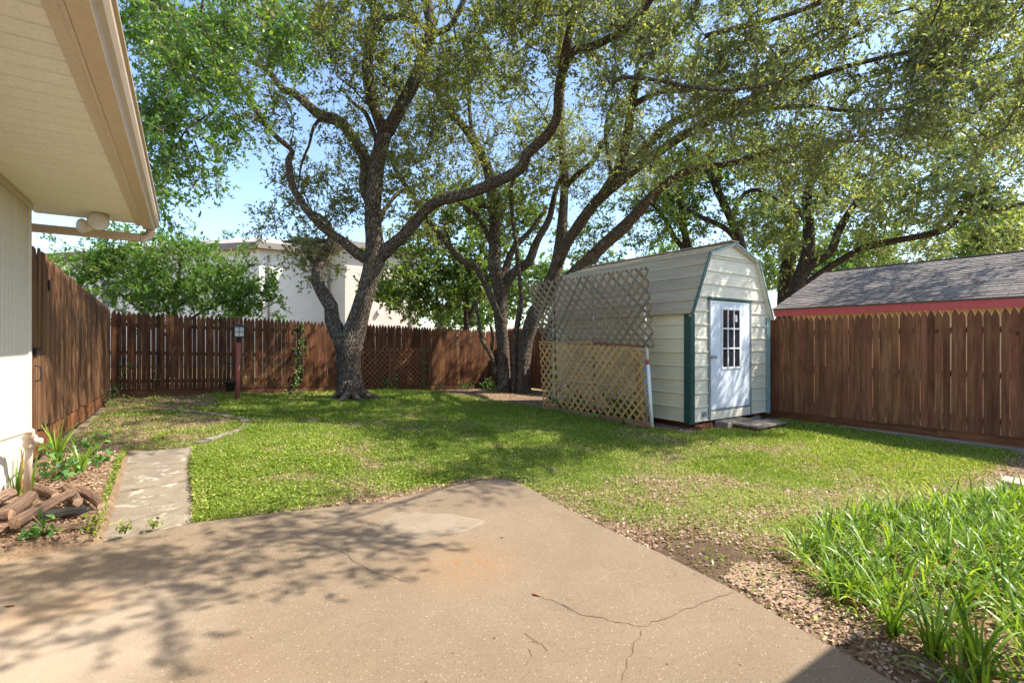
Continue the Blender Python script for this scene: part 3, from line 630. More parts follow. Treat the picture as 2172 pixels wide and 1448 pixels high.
MB().tube([pb, mid], .03, 10).build('lower_tube', M['white'], wp); MB().tube([mid, pt], .024, 10).build('upper_tube', M['white'], wp)
MB().tube([mid-Vector((0,0,.05)), mid+Vector((0,0,.03))], .036, 10).build('collar', M['primer'], wp)
MB().tube([pb+Vector((-.03,.06,0)), mid+Vector((-.03,.06,0))], .02, 8).build('steel_stake', M['alu'], wp)

# ---------------------------------------------------------------- shed
U0, U1, V0, V1 = 7.05, 9.44, 5.1, 8.76
ZB, ZE, ZK, ZA = .11, 1.95, 2.92, 3.17; UK = .43; UM = (U0+U1)/2
shed = thing('garden_shed', 'cream steel barn style shed with green corners and pale blue door', 'shed', (UM, (V0+V1)/2, 0))
PROF = [(0,0),(.025,.02),(.10,.022),(.125,0),(.36,0),(.375,.0035),(.4,0),(.56,0),(.575,.0035),(.6,0),(.78,0),(.795,.0035),(.82,0),(1.0,0)]
def strip(LL, LR, UR_, UL_, n, mat, name='siding_panel'):
    LL, LR, UR_, UL_, n = map(Vector, (LL, LR, UR_, UL_, n)); vs = []
    for t, o in PROF: vs += [LL.lerp(UL_, t)+n*o, LR.lerp(UR_, t)+n*o]
    mb = MB(); mb.add(vs, [(2*i, 2*i+1, 2*i+3, 2*i+2) for i in range(len(PROF)-1)]); return mb.build(name, mat, shed)
nz = 8; dz = (ZE-ZB)/nz
for i in range(nz):
    a, b = ZB+i*dz, ZB+(i+1)*dz
    strip((U0, V1, a), (U0, V0, a), (U0, V0, b), (U0, V1, b), (-1,0,0), M['shed_side'])
    strip((U1, V0, a), (U1, V1, a), (U1, V1, b), (U1, V0, b), (1,0,0), M['shed_side'])
def gl(z):   # left bound of the gambrel gable at height z
    if z <= ZE: return U0
    if z <= ZK: return U0+UK*(z-ZE)/(ZK-ZE)
    return U0+UK+(UM-U0-UK)*(z-ZK)/(ZA-ZK)
def gr(z): return U0+U1-gl(z)
DU0, DU1, DZ0, DZ1 = 7.53, 8.82, .13, 2.2
zs = [ZB+i*dz for i in range(nz+1)]; z = ZE
while z < ZA-.05: z = min(z+dz, ZA-.005); zs.append(z)
zs = sorted(set(zs+[DZ1, ZK]));
zs = [q for i, q in enumerate(zs) if i == 0 or q-zs[i-1] > .03 or q in (DZ1, ZK)]
for a, b in zip(zs, zs[1:]):
    if b <= DZ1+.001:
        strip((gl(a), V0, a), (DU0, V0, a), (DU0, V0, b), (gl(b), V0, b), (0,-1,0), M['shed_wall'])
        strip((DU1, V0, a), (gr(a), V0, a), (gr(b), V0, b), (DU1, V0, b), (0,-1,0), M['shed_wall'])
    else: strip((gl(a), V0, a), (gr(a), V0, a), (gr(b), V0, b), (gl(b), V0, b), (0,-1,0), M['shed_wall'])
    strip((gr(a), V1, a), (gl(a), V1, a), (gl(b), V1, b), (gr(b), V1, b), (0,1,0), M['shed_wall'])
# roof strips: steep lower slopes and shallow upper ones
VF, VR = V0-.07, V1+.05
def slope(p, q, n, cnt):
    for i in range(cnt):
        a = (p[0]+(q[0]-p[0])*i/cnt, p[1]+(q[1]-p[1])*i/cnt); b = (p[0]+(q[0]-p[0])*(i+1)/cnt, p[1]+(q[1]-p[1])*(i+1)/cnt)
        if n[0] < 0: strip((a[0], VR, a[1]), (a[0], VF, a[1]), (b[0], VF, b[1]), (b[0], VR, b[1]), n, M['shed_roof'], 'roof_panel')
        else: strip((a[0], VF, a[1]), (a[0], VR, a[1]), (b[0], VR, b[1]), (b[0], VF, b[1]), n, M['shed_roof'], 'roof_panel')
slope((U0-.075, ZE-.05), (U0+UK-.01, ZK+.02), (-.9,0,.43), 5); slope((U1+.075, ZE-.05), (U1-UK+.01, ZK+.02), (.9,0,.43), 5)
slope((U0+UK-.012, ZK+.025), (UM, ZA+.03), (-.31,0,.95), 4); slope((U1-UK+.012, ZK+.025), (UM, ZA+.03), (.31,0,.95), 4)
MB().bar((UM, VF-.004, ZA+.045), (UM, VR, ZA+.045), (0,0,1), .22, .012).build('ridge_cap', M['shed_roof'], shed)
# gable edge trim (front)
pts = [(U0-.085, ZE-.06), (U0+UK-.015, ZK+.03), (UM, ZA+.045), (U1-UK+.015, ZK+.03), (U1+.085, ZE-.06)]
for i, (a, b) in enumerate(zip(pts, pts[1:])):
    nn = Vector((-(b[1]-a[1]), 0, b[0]-a[0])).normalized()*-.03
    mb = MB(); mb.bar((a[0]+nn.x, VF-.01, a[1]+nn.z), (b[0]+nn.x, VF-.01, b[1]+nn.z), (0,1,0), .06 if i == 0 else .03, .014); mb.build('gable_trim', M['green' if i == 0 else 'teal'], shed)
    mb = MB(); mb.bar((a[0]+nn.x*1.9, (VF+V0)/2, a[1]+nn.z*1.9), (b[0]+nn.x*1.9, (VF+V0)/2, b[1]+nn.z*1.9), (0,1,0), .012, .07); mb.build('soffit_trim', M['shed_wall'], shed)
for uu, s in ((U0, 1), (U1, -1)):
    mb = MB(); mb.prism([(uu-s*.028, V0-.03), (uu+s*.085, V0-.03), (uu+s*.085, V0-.012), (uu-s*.01, V0-.012), (uu-s*.01, V0+.1), (uu-s*.028, V0+.1)], 'z', ZB-.02, ZE-.05)
    mb.build('corner_trim', M['green' if s > 0 else 'teal'], shed)
for uu, s in ((U0, 1), (U1, -1)):
    MB().box((uu-.02, V1-.08, ZB), (uu+.02, V1+.03, ZE-.05)).build('corner_trim', M['green'], shed)
# floor skids and frame
MB().box((U0+.04, V0+.03, ZB-.02), (U1-.04, V1-.03, ZB+.015)).build('floor', M['board'], shed)
for uu in (U0+.25, UM, U1-.3): MB().box((uu-.06, V0+.04, -.06), (uu+.06, V1-.1, ZB-.022), .006).build('skid', M['board_y'], shed)
# door
yd = V0-.022
for a, b, c, e in ((DU0, DU0+.045, DZ0, DZ1), (DU1-.045, DU1, DZ0, DZ1)): MB().bev((a, yd-.012, c-.02), (b, V0+.06, e), .004).build('door_frame', M['alu'], shed)
MB().bev((DU0-.01, yd-.018, DZ1-.045), (DU1+.01, V0+.06, DZ1+.004), .004).build('door_frame', M['green'], shed)
MB().bev((DU0+.046, yd-.01, DZ0-.015), (DU1-.046, V0+.06, .255), .004).build('threshold', M['shed_wall'], shed)
WU0, WU1, WZ0, WZ1 = 7.9, 8.45, .985, 2.02
mb = MB(); a, b = DU0+.052, DU1-.052
for q in ((a, .262, WU0, DZ1-.052), (WU1, .262, b, DZ1-.052), (WU0, .262, WU1, WZ0), (WU0, WZ1, WU1, DZ1-.052)): mb.box((q[0], yd, q[1]), (q[2], V0+.02, q[3]))
door = mb.build('door', M['door'], shed)
for q in ((a, .262, b, .3), (a, DZ1-.085, b, DZ1-.052)): MB().box((q[0]+.002, yd-.005, q[1]), (q[2]-.002, yd-.0005, q[3])).build('sweep', M['alu' if q[1] < 1 else 'white'], door)
fw = .035
for q in ((WU0-.02, WZ0-.02, WU1+.02, WZ0+.02), (WU0-.02, WZ1-.02, WU1+.02, WZ1+.02), (WU0-.02, WZ0+.02, WU0+.022, WZ1-.02), (WU1-.022, WZ0+.02, WU1+.02, WZ1-.02)):
    MB().bev((q[0], yd-.014, q[1]), (q[2], yd-.001, q[3]), .004).build('window_frame', M['white'], door)
for i in (1, 2):
    x = WU0+(WU1-WU0)*i/3; MB().box((x-.012, yd-.009, WZ0+.02), (x+.012, yd+.012, WZ1-.02)).build('muntin', M['white'], door)
    z = WZ0+(WZ1-WZ0)*i/3; MB().box((WU0+.022, yd-.011, z-.012), (WU1-.022, yd+.011, z+.012)).build('muntin', M['white'], door)
for i in range(3):
    for j in range(3):
        x = WU0+(WU1-WU0)*i/3; z = WZ0+(WZ1-WZ0)*j/3
        MB().box((x+.013, yd+.004, z+.013), (x+(WU1-WU0)/3-.013, yd+.008, z+(WZ1-WZ0)/3-.013)).build('pane', M['glass'], door)
MB().box((WU0+.415, yd+.0015, WZ1-.22), (WU0+.475, yd+.003, WZ1-.1)).build('paper_note', M['white'], door)
mb = MB(); mb.lathe((7.615, yd-.002, 1.19), [(.032, 0), (.032, .008), (.012, .012), (.012, .04), (.03, .05), (.032, .065), (.02, .078)], 16, (0,-1,0)); mb.build('knob', M['steel'], door)
MB().box((7.36, V0-.027, .19), (7.46, V0-.0235, .27)).build('maker_plate', M['alu'], shed)
# blocks, steps and debris in front of the door
def blk(c, s, rz, mat, label, cat='block', name='concrete_block', group=None, jit=.006):
    mb = MB(); mb.bev((-s[0]/2, -s[1]/2, 0), (s[0]/2, s[1]/2, s[2]), .008); mb.v = [tuple(q+random.uniform(-jit, jit) for q in p) for p in mb.v]
    o = mb.build(name, mat); o.location = c; o.rotation_euler = (random.uniform(-.03, .03), random.uniform(-.03, .03), rz); tag(o, label, cat, group); return o
g0 = gzf(7.8, 4.9)
blk((7.82, 4.93, g0-.01), (.36, .24, .12), .03, M['block'], 'concrete block at the left side of the shed door sill', group='blocks at the shed door')
blk((8.2, 4.93, g0-.01), (.37, .25, .125), -.05, M['block'], 'concrete block at the right end of the shed door sill', group='blocks at the shed door')
stepw = thing('wooden_step', 'grey weathered plank step lying on the ground before the shed door', 'step', (8.2, 4.55, g0))
for i in range(5):
    v = 4.36+i*.098; mb = MB(); mb.bev((7.78+random.uniform(-.03, .03), v, g0+.055), (8.72+random.uniform(-.05, .04), v+.086, g0+.085), .005); mb.v = [tuple(q+random.uniform(-.004, .004) for q in p) for p in mb.v]
    mb.build('plank', M['grey_wood'], stepw)
for uu in (7.85, 8.6): MB().box((uu, 4.36, g0-.03), (uu+.06, 4.85, g0+.053)).build('bearer', M['board_y'], stepw)
blk((8.88, 5.02, gzf(8.9, 5)-.01), (.34, .16, .1), .5, M['stone'], 'rough stone under the right front corner of the shed', 'stone', 'rough_stone', jit=.02)
blk((9.05, 4.86, gzf(9, 4.9)-.01), (.18, .12, .05), .2, M['paver'], 'small flat pale stone by the right shed corner', 'stone', 'rough_stone', jit=.012)
blk((7.3, 5.02, gzf(7.3, 5)-.01), (.5, .1, .09), .25, M['board_y'], 'short splintered timber end under the left front shed corner', 'timber', 'timber_offcut', jit=.012)

# ---------------------------------------------------------------- lamp post and hanging pot
bp = G(503, 850); lp = thing('lamp_post', 'faded red post topped by a square black garden lantern', 'lamp post', bp)
def zat(py, d=11.2): return H+(CY-py)/F*d
dl = -bp.x*0+ (bp.x*ST+bp.y*CT); zt = lambda py: H+(CY-py)/F*dl
MB().tube([(bp.x, bp.y, bp.z-.1), (bp.x+.01, bp.y+.005, bp.z+.7), (bp.x+.035, bp.y+.01, zt(726))], [.05,.049,.047], 12).build('post', M['red_post'], lp)
cx_, cy_ = bp.x+.035, bp.y+.01
MB().lathe((cx_, cy_, zt(727)), [(.045, 0), (.055, .03), (.04, .05), (.04, .11), (.06, .12)], 12).build('collar', M['black'], lp)
z0, z1 = zt(714), zt(693); s = .105; mb = MB(); mb.box((cx_-s-.012, cy_-s-.012, z0-.015), (cx_+s+.012, cy_+s+.012, z0+.012)); mb.build('lantern_base', M['black'], lp)
for a in (-1, 1):
    for b in (-1, 1): MB().box((cx_+a*s-.013, cy_+b*s-.013, z0+.012), (cx_+a*s+.013, cy_+b*s+.013, z1)).build('lantern_frame', M['black'], lp)
for a in (-1, 1):
    o1 = MB().box((cx_-s+.014, cy_+a*s-.003, z0+.013), (cx_+s-.014, cy_+a*s+.003, z1-.001)).build('pane', M['lglass'], lp)
    MB().box((cx_-.005, cy_+a*s*1.06-.004, z0+.014), (cx_+.005, cy_+a*s*1.06+.004, z1-.001)).build('glazing_bar', M['black'], lp)
    MB().box((cx_-s+.014, cy_+a*s*1.1-.004, (z0+z1)/2-.005), (cx_+s-.014, cy_+a*s*1.1+.004, (z0+z1)/2+.005)).build('glazing_bar', M['black'], lp)
    o1 = MB().box((cx_+a*s-.003, cy_-s+.014, z0+.013), (cx_+a*s+.003, cy_+s-.014, z1-.001)).build('pane', M['lglass'], lp)
    MB().box((cx_+a*s*1.06-.004, cy_-.005, z0+.014), (cx_+a*s*1.06+.004, cy_+.005, z1-.001)).build('glazing_bar', M['black'], lp)
mb = MB(); e = s+.04; mb.add([(cx_-e, cy_-e, z1), (cx_+e, cy_-e, z1), (cx_+e, cy_+e, z1), (cx_-e, cy_+e, z1), (cx_-.06, cy_-.06, z1+.055), (cx_+.06, cy_-.06, z1+.055), (cx_+.06, cy_+.06, z1+.055), (cx_-.06, cy_+.06, z1+.055)], [(3,2,1,0),(4,5,6,7),(0,1,5,4),(1,2,6,5),(2,3,7,6),(3,0,4,7)]); mb.build('lantern_roof', M['black'], lp)
mb = MB(); hz_ = zt(768); mb.tube([(bp.x+.02-.05, bp.y-.04, hz_), (bp.x-.12, bp.y-.12, hz_+.01), (bp.x-.165, bp.y-.15, hz_-.06)], .006, 6); mb.build('hook', M['black'], lp)
pc = P(488, 819, dl-.05); pot = thing('hanging_pot', 'small black plastic pot hanging beside the red lamp post', 'pot', (pc.x, pc.y, pc.z-.11))
MB().lathe((pc.x, pc.y, pc.z-.11), [(.07, 0), (.075, .005), (.108, .19), (.122, .195), (.124, .22), (.112, .22), (.1, .17)], 20).build('pot_body', M['bucket'], pot)
hk = Vector((bp.x-.165, bp.y-.15, hz_-.05))
for t in (0, 2.1, 4.2):
    MB().tube([(pc.x+.115*math.cos(t), pc.y+.115*math.sin(t), pc.z+.1), hk], .003, 5).build('hanger_wire', M['black'], pot)

# ---------------------------------------------------------------- garage beyond the right fence
gar = thing('neighbour_garage', 'low garage with grey shingle roof, rose red fascia and yellow wall beyond right fence', 'garage', (15.8, 0, 0))
GU, GV0, GV1, GZ, GD, GP = 12.9, -9.0, 6.8, 2.25, 2.95, .405
MB().box((GU+.35, GV0+.3, -.2), (GU+2*GD-.35, GV1-.3, GZ-.02)).build('wall', M['yellow'], gar)
mb = MB(); mb.prism([(GU+.35, GZ-.03), (GU+2*GD-.35, GZ-.03), (GU+GD, GZ+GD*GP-.1)], 'y', GV1-.35, GV1-.3); mb.build('gable_wall', M['yellow'], gar)
MB().bev((GU-.02, GV0, GZ-.16), (GU+.02, GV1, GZ-.002), .005).build('fascia', M['red_fascia'], gar)
MB().box((GU+.022, GV0, GZ-.1), (GU+.4, GV1-.02, GZ-.085)).build('soffit', M['yellow'], gar)
for s in (1, -1):
    mb = MB(); e0 = GU-.03 if s > 0 else GU+2*GD+.03
    mb.prism([(e0, GZ), (e0, GZ+.02), (GU+GD, GZ+GD*GP+.02), (GU+GD, GZ+GD*GP)], 'y', GV0, GV1); mb.build('roof_deck', M['taupe'], gar)
mb = MB(); mb.bar((GU-.02, GV1+.012, GZ-.03), (GU+GD, GV1+.012, GZ+GD*GP-.04), (0,1,0), .12, .02); mb.build('barge_board', M['red_fascia'], gar)
nc = 24; L = math.hypot(GD+.05, GD*GP); sl = Vector((GD, 0, GD*GP)).normalized(); nn = Vector((-GP, 0, 1)).normalized()
for c in range(nc):
    mb = MB(); y = GV0+random.uniform(-.3, 0); s0 = c*L/nc-.015; s1 = (c+1)*L/nc+.03
    while y < GV1:
        wd = random.choice((.2, .28, .33, .4)); y1 = min(y+wd-.008, GV1+.03); t = random.uniform(.006, .016)
        if y1 > max(y, GV0)+.02:
            b0_ = Vector((GU-.05, 0, GZ+.023))
            q = [b0_+sl*s0+nn*(t+.012), b0_+sl*s1+nn*(.004)]
            a, b = max(y, GV0), y1
            vs = [(q[0].x, a, q[0].z), (q[0].x, b, q[0].z), (q[1].x, b, q[1].z), (q[1].x, a, q[1].z), (q[0].x, a, q[0].z-.02-t*.5), (q[0].x, b, q[0].z-.02-t*.5)]
            mb.add(vs, [(0,1,2,3), (4,5,1,0)])
        y += wd
    mb.build('shingle_course', M['shingle'], gar)
MB().bar((GU+GD, GV0, GZ+GD*GP+.03), (GU+GD, GV1, GZ+GD*GP+.03), (0,0,1), .3, .014).build('ridge_cap', M['shingle'], gar)

# ---------------------------------------------------------------- white brick building beyond the back fence
ap = thing('brick_building', 'white painted brick two storey building behind the back fence', 'building', P(620, 724, 30)*1)
ap.location.z = 0
def c2(X, Y): return Vector((X*CT+Y*ST, -X*ST+Y*CT, 0))
Uv = Vector((1,0,0)); Vv = Vector((0,1,0))
C0 = c2(-13.65, 27); Lend = C0 + (c2(-.97, .24)-c2(0,0)).normalized()*15; R1 = C0+Uv*3.71; R2 = R1-Vv*3; R3 = R2+Uv*4.1; ZT = 6.45
back = Vector((0, 10, 0))
def wallp_(a, b, mat, z0=-.3, z1=ZT, name='wall', th=.2):
    d = (b-a).normalized(); n = Vector((-d.y, d.x, 0)); mb = MB()
    vs = [a+Vector((0,0,z0)), b+Vector((0,0,z0)), b+n*th+Vector((0,0,z0)), a+n*th+Vector((0,0,z0))]; vs += [p+Vector((0,0,z1-z0)) for p in vs]
    mb.add(vs, [(0,3,2,1),(4,5,6,7),(0,1,5,4),(1,2,6,5),(2,3,7,6),(3,0,4,7)]); return mb.build(name, mat, ap)
wallp_(Lend, C0, M['brick']); wallp_(C0, R1, M['brick']); wallp_(R2, R3, M['brick_tan'])
wallp_(R1+Vector((.0,-.002,0)), R2+Vector((0,.202,0)), M['brick_tan'], th=.2); wallp_(R3+Vector((-.2,.202,0)), R3+back+Vector((-.2,0,0)), M['brick'])
ol = [Lend, C0, R1, R2, R3, R3+back, Lend+back]; ctr = sum(ol, Vector())/len(ol)
off = []
for i, p in enumerate(ol):
    d1 = (p-ol[i-1]).normalized(); d2 = (ol[(i+1) % len(ol)]-p).normalized(); n1 = Vector((d1.y, -d1.x, 0)); n2 = Vector((d2.y, -d2.x, 0)); nn_ = (n1+n2); nn_ = nn_/max(.3, nn_.length**2/2); off.append(p+nn_*.45)
mb = MB(); mb.prism([(p.x, p.y) for p in off], 'z', ZT-.02, ZT+.3); mb.build('roof_edge', M['taupe'], ap)
mb = MB(); n = len(off); mb.add([(p.x, p.y, ZT+.3) for p in off]+[((p.x+ctr.x)/2, (p.y+ctr.y)/2, ZT+1.0) for p in off], [(i, (i+1) % n, n+(i+1) % n, n+i) for i in range(n)]+[tuple(range(n, 2*n))]); mb.build('roof', M['far_grey'], ap)
for p in (C0+Uv*.45, R1-Uv*.12, R3-Uv*.35):
    MB().box((p.x-.05, p.y-.1, -.2), (p.x+.05, p.y-.005, ZT-.3)).build('downpipe', M['taupe'], ap)
MB().box((R3.x-2.35, R3.y-.2, 3.0), (R3.x-2.2, R3.y, 3.2)).build('wall_lamp', M['white'], ap)
dL = (C0-Lend).normalized(); nL = Vector((dL.y, -dL.x, 0))
for t, z in ((1.9, 3.5), (4.6, 3.5), (7.4, 3.5), (10.4, 3.5)):
    c = Lend+dL*t; mb = MB(); outl = [(-.45, 0), (.45, 0), (.45, 1.1)]+[(.45*math.cos(a), 1.1+.45*math.sin(a)) for a in np.linspace(.2, math.pi-.2, 9)]+[(-.45, 1.1)]
    vs = [c+dL*a+nL*.03+Vector((0,0,z+b)) for a, b in outl]; mb.add(vs, [tuple(range(len(vs)))]); wn = mb.build('window', M['glass'], ap)
    mb = MB(); ring_ = vs+[c+dL*a*1.15+nL*.06+Vector((0,0,z+b*1.06-.04)) for a, b in outl]; k = len(vs); mb.add(ring_, [(i, (i+1) % k, k+(i+1) % k, k+i) for i in range(k)]); mb.build('frame', M['taupe'], wn)
for c, wd in ((C0+Uv*2.0, .5),):
    pass

# ---------------------------------------------------------------- trees
def catmull(pts, step):
    pts = [np.array(p, float) for p in pts]; out = []
    if len(pts) == 2: pts = [pts[0], (pts[0]+pts[1])/2, pts[1]]
    ext = [2*pts[0]-pts[1]]+pts+[2*pts[-1]-pts[-2]]
    for i in range(1, len(ext)-2):
        p0, p1, p2, p3 = ext[i-1:i+3]; L = np.linalg.norm(p2[:3]-p1[:3]); n = max(1, int(L/step))
        for k in range(n):
            t = k/n; out.append(.5*((2*p1)+(-p0+p2)*t+(2*p0-5*p1+4*p2-p3)*t*t+(-p0+3*p1-3*p2+p3)*t**3))
    out.append(ext[-2]); return out
LS = 1.0
def limb_px(pts):
    r = []
    for px, py, d, wpx in pts:
        p = P(px, py, d); r.append((p.x, p.y, p.z, LS*wpx/2*d/F))
    return r
def blob(px, py, d, rx, ry, rd, n, seed):
    """attractor points in an ellipsoid given in picture units and depth, gathered in small clusters"""
    g = np.random.default_rng(seed); nc = max(2, n//6); c = []
    while len(c) < nc:
        q = g.uniform(-1, 1, 3)
        if q @ q <= 1: c.append(q)
    out = []
    for i in range(n):
        q = c[g.integers(nc)]; dd = d+q[2]*rd; p = P(px+q[0]*rx, py+q[1]*ry, dd)
        out.append(np.array(p)+g.normal(0, .055*max(2.5, dd*.4), 3))
    return out
def world_blob(c, r, n, seed):
    g = np.random.default_rng(seed); nc = max(2, n//6); C = []
    while len(C) < nc:
        q = g.uniform(-1, 1, 3)
        if q @ q <= 1: C.append(np.array(c)+q*np.array(r))
    return [C[g.integers(nc)]+g.normal(0, .28, 3) for _ in range(n)]

def tree(name, label, base, limbs, attrs, bark, leaf, leaf_len=.06, leaf_w=.42, nleaf=44, twigs=5, tl=.34, seed=1, bias=.25, group=None, zmin=1.9, droop=0., sides=14, rough_=.1, twmat='twig', limb_names=True, flare=True):
    g = np.random.default_rng(seed); th = thing(name, label, 'tree', base, group)
    pos = []; par = []; rad = []; plen = []; nl = 0
    for li, L in enumerate(limbs):
        S = catmull(L, .16); start = len(pos); first = -1
        if li:
            A = np.array(pos); first = int(np.argmin(((A-S[0][:3])**2).sum(1)))
        for k, s in enumerate(S):
            pos.append(s[:3]); par.append(first if k == 0 else len(pos)-2); rad.append(max(s[3], .008))
            plen.append(0 if par[-1] < 0 else plen[par[-1]]+float(np.linalg.norm(pos[-1]-pos[par[-1]])))
        mb = MB(); rr = [max(s[3], .008) for s in S]; pp_ = [Vector(s[:3]) for s in S]
        n = sides if rr[0] > .06 else 8
        mb.tube(pp_, rr, n, True, rough_, seed*10+li); mb.build('trunk' if li == 0 else 'limb', M[bark], th)
    nl = len(pos)
    if len(attrs) == 0: return th
    at = np.array(attrs); at = at[at[:, 2] > zmin]
    NP = np.zeros((nl+len(at)*14, 3)); NP[:nl] = pos; PL = np.zeros(len(NP)); PL[:nl] = plen; cnt = nl
    ok0 = NP[:nl, 2] > max(1.2, zmin-.4)
    dmin = np.array([np.sqrt(((NP[:nl][ok0]-a)**2).sum(1)).min() for a in at]); order = np.argsort(dmin)
    tips = []; tdir = []
    allow = np.zeros(len(NP), bool); allow[:nl] = ok0; allow[nl:] = True
    for ai in order:
        a = at[ai]; d = np.sqrt(((NP[:cnt]-a)**2).sum(1)); cost = d+bias*PL[:cnt]; cost[~allow[:cnt]] = 1e9
        j = int(np.argmin(cost)); dist = d[j]; n = max(1, min(13, int(dist/.28)))
        p0 = NP[j].copy(); prev = j; side = g.normal(0, .09, 3)*dist; side2 = g.normal(0, .05, 3)*dist
        for k in range(1, n+1):
            t = k/n; q = p0+(a-p0)*t+side*math.sin(math.pi*t)+side2*math.sin(2*math.pi*t)+g.normal(0, .02, 3)*(k < n); q[2] += .1*dist*math.sin(math.pi*t)
            NP[cnt] = q; par.append(prev); rad.append(0); PL[cnt] = PL[prev]+np.linalg.norm(q-NP[prev]); prev = cnt; cnt += 1
        tips.append(prev); dv = NP[prev]-NP[par[prev]]; tdir.append(dv/(np.linalg.norm(dv)+1e-6))
    rad = np.array(rad); acc = np.zeros(cnt); kids = [[] for _ in range(cnt)]
    for i in range(cnt-1, nl-1, -1):
        rad[i] = max(acc[i], .0045**2.4)**(1/2.4); acc[par[i]] += rad[i]**2.4; kids[par[i]].append(i)
    for i in range(nl, cnt):
        pr = rad[par[i]]; rad[i] = min(rad[i], pr*.85 if par[i] < nl else pr)
    mb = MB()
    for i in range(nl, cnt):
        p = par[i]
        if p >= nl and max(kids[p], key=lambda q: rad[q]) == i: continue
        ch = [p, i]; c = i
        while kids[c]: c = max(kids[c], key=lambda q: rad[q]); ch.append(c)
        r = [rad[q] for q in ch]; r[0] = r[1]; n = 7 if r[0] > .03 else (5 if r[0] > .013 else 3)
        mb.tube([Vector(NP[q]) for q in ch], r, n, False)
    stuff(mb.build('branches', M[bark], th))
    # twiglets and leaves
    T = NP[np.array(tips)]; D = np.array(tdir); nt_ = len(T); k = twigs
    T = np.repeat(T, k, 0); D = np.repeat(D, k, 0); dirs = D*.7+g.normal(0, .75, T.shape); dirs[:, 2] += .12-droop; dirs /= np.linalg.norm(dirs, axis=1)[:, None]
    Ls = g.uniform(.55, 1.25, len(T))*tl; start = T-D*g.uniform(0, .25, len(T))[:, None]*tl*1.2; end = start+dirs*Ls[:, None]; end[:, 2] -= droop*Ls*.6
    # twig tubes (three sided)
    ax = np.cross(dirs, [0, 0, 1.0]); ax /= np.linalg.norm(ax, axis=1)[:, None]+1e-9; ay = np.cross(dirs, ax); tr = .004
    V = np.concatenate([start[:, None]+tr*np.stack([ax, -.5*ax+.87*ay, -.5*ax-.87*ay], 1), end[:, None]+.4*tr*np.stack([ax, -.5*ax+.87*ay, -.5*ax-.87*ay], 1)], 1)
    b = (np.arange(len(T))*6)[:, None]; Fq = np.concatenate([b+np.array([[0, 1, 4, 3]]), b+np.array([[1, 2, 5, 4]]), b+np.array([[2, 0, 3, 5]])])
    stuff(link('twigs', npmesh('twigs', V, Fq), M[twmat], th))
    m_ = max(1, nleaf//twigs); N = len(T)*m_
    S0 = np.repeat(start, m_, 0); E0 = np.repeat(end, m_, 0); DD = np.repeat(dirs, m_, 0); t = g.uniform(.1, 1.05, N)[:, None]
    c = S0+(E0-S0)*t; ld = DD*.6+g.normal(0, .7, (N, 3)); ld[:, 2] -= droop*.5; ld /= np.linalg.norm(ld, axis=1)[:, None]
    nn = g.normal(0, .75, (N, 3)); nn[:, 2] += .55; nn -= ld*(nn*ld).sum(1)[:, None]; nn /= np.linalg.norm(nn, axis=1)[:, None]; sd = np.cross(ld, nn)
    ll = leaf_len*g.uniform(.5, 1.45, N)[:, None]; hw = ll*leaf_w*.5
    v0 = c; v1 = c+ld*ll*.45+sd*hw+nn*hw*.35; v2 = c+ld*ll-nn*ll*.08; v3 = c+ld*ll*.45-sd*hw+nn*hw*.35
    cl = np.repeat(g.normal(0, .13, nt_), k*m_); val = np.clip(g.beta(2.2, 2.6, N)+cl, 0, .955); sp = g.random(N) < .012; val[sp] = 1
    me = npmesh('crown', np.stack([v0, v1, v2, v3], 1), np.arange(N*4).reshape(-1, 4), False, val)
    stuff(link('crown', me, M[leaf], th)); return th

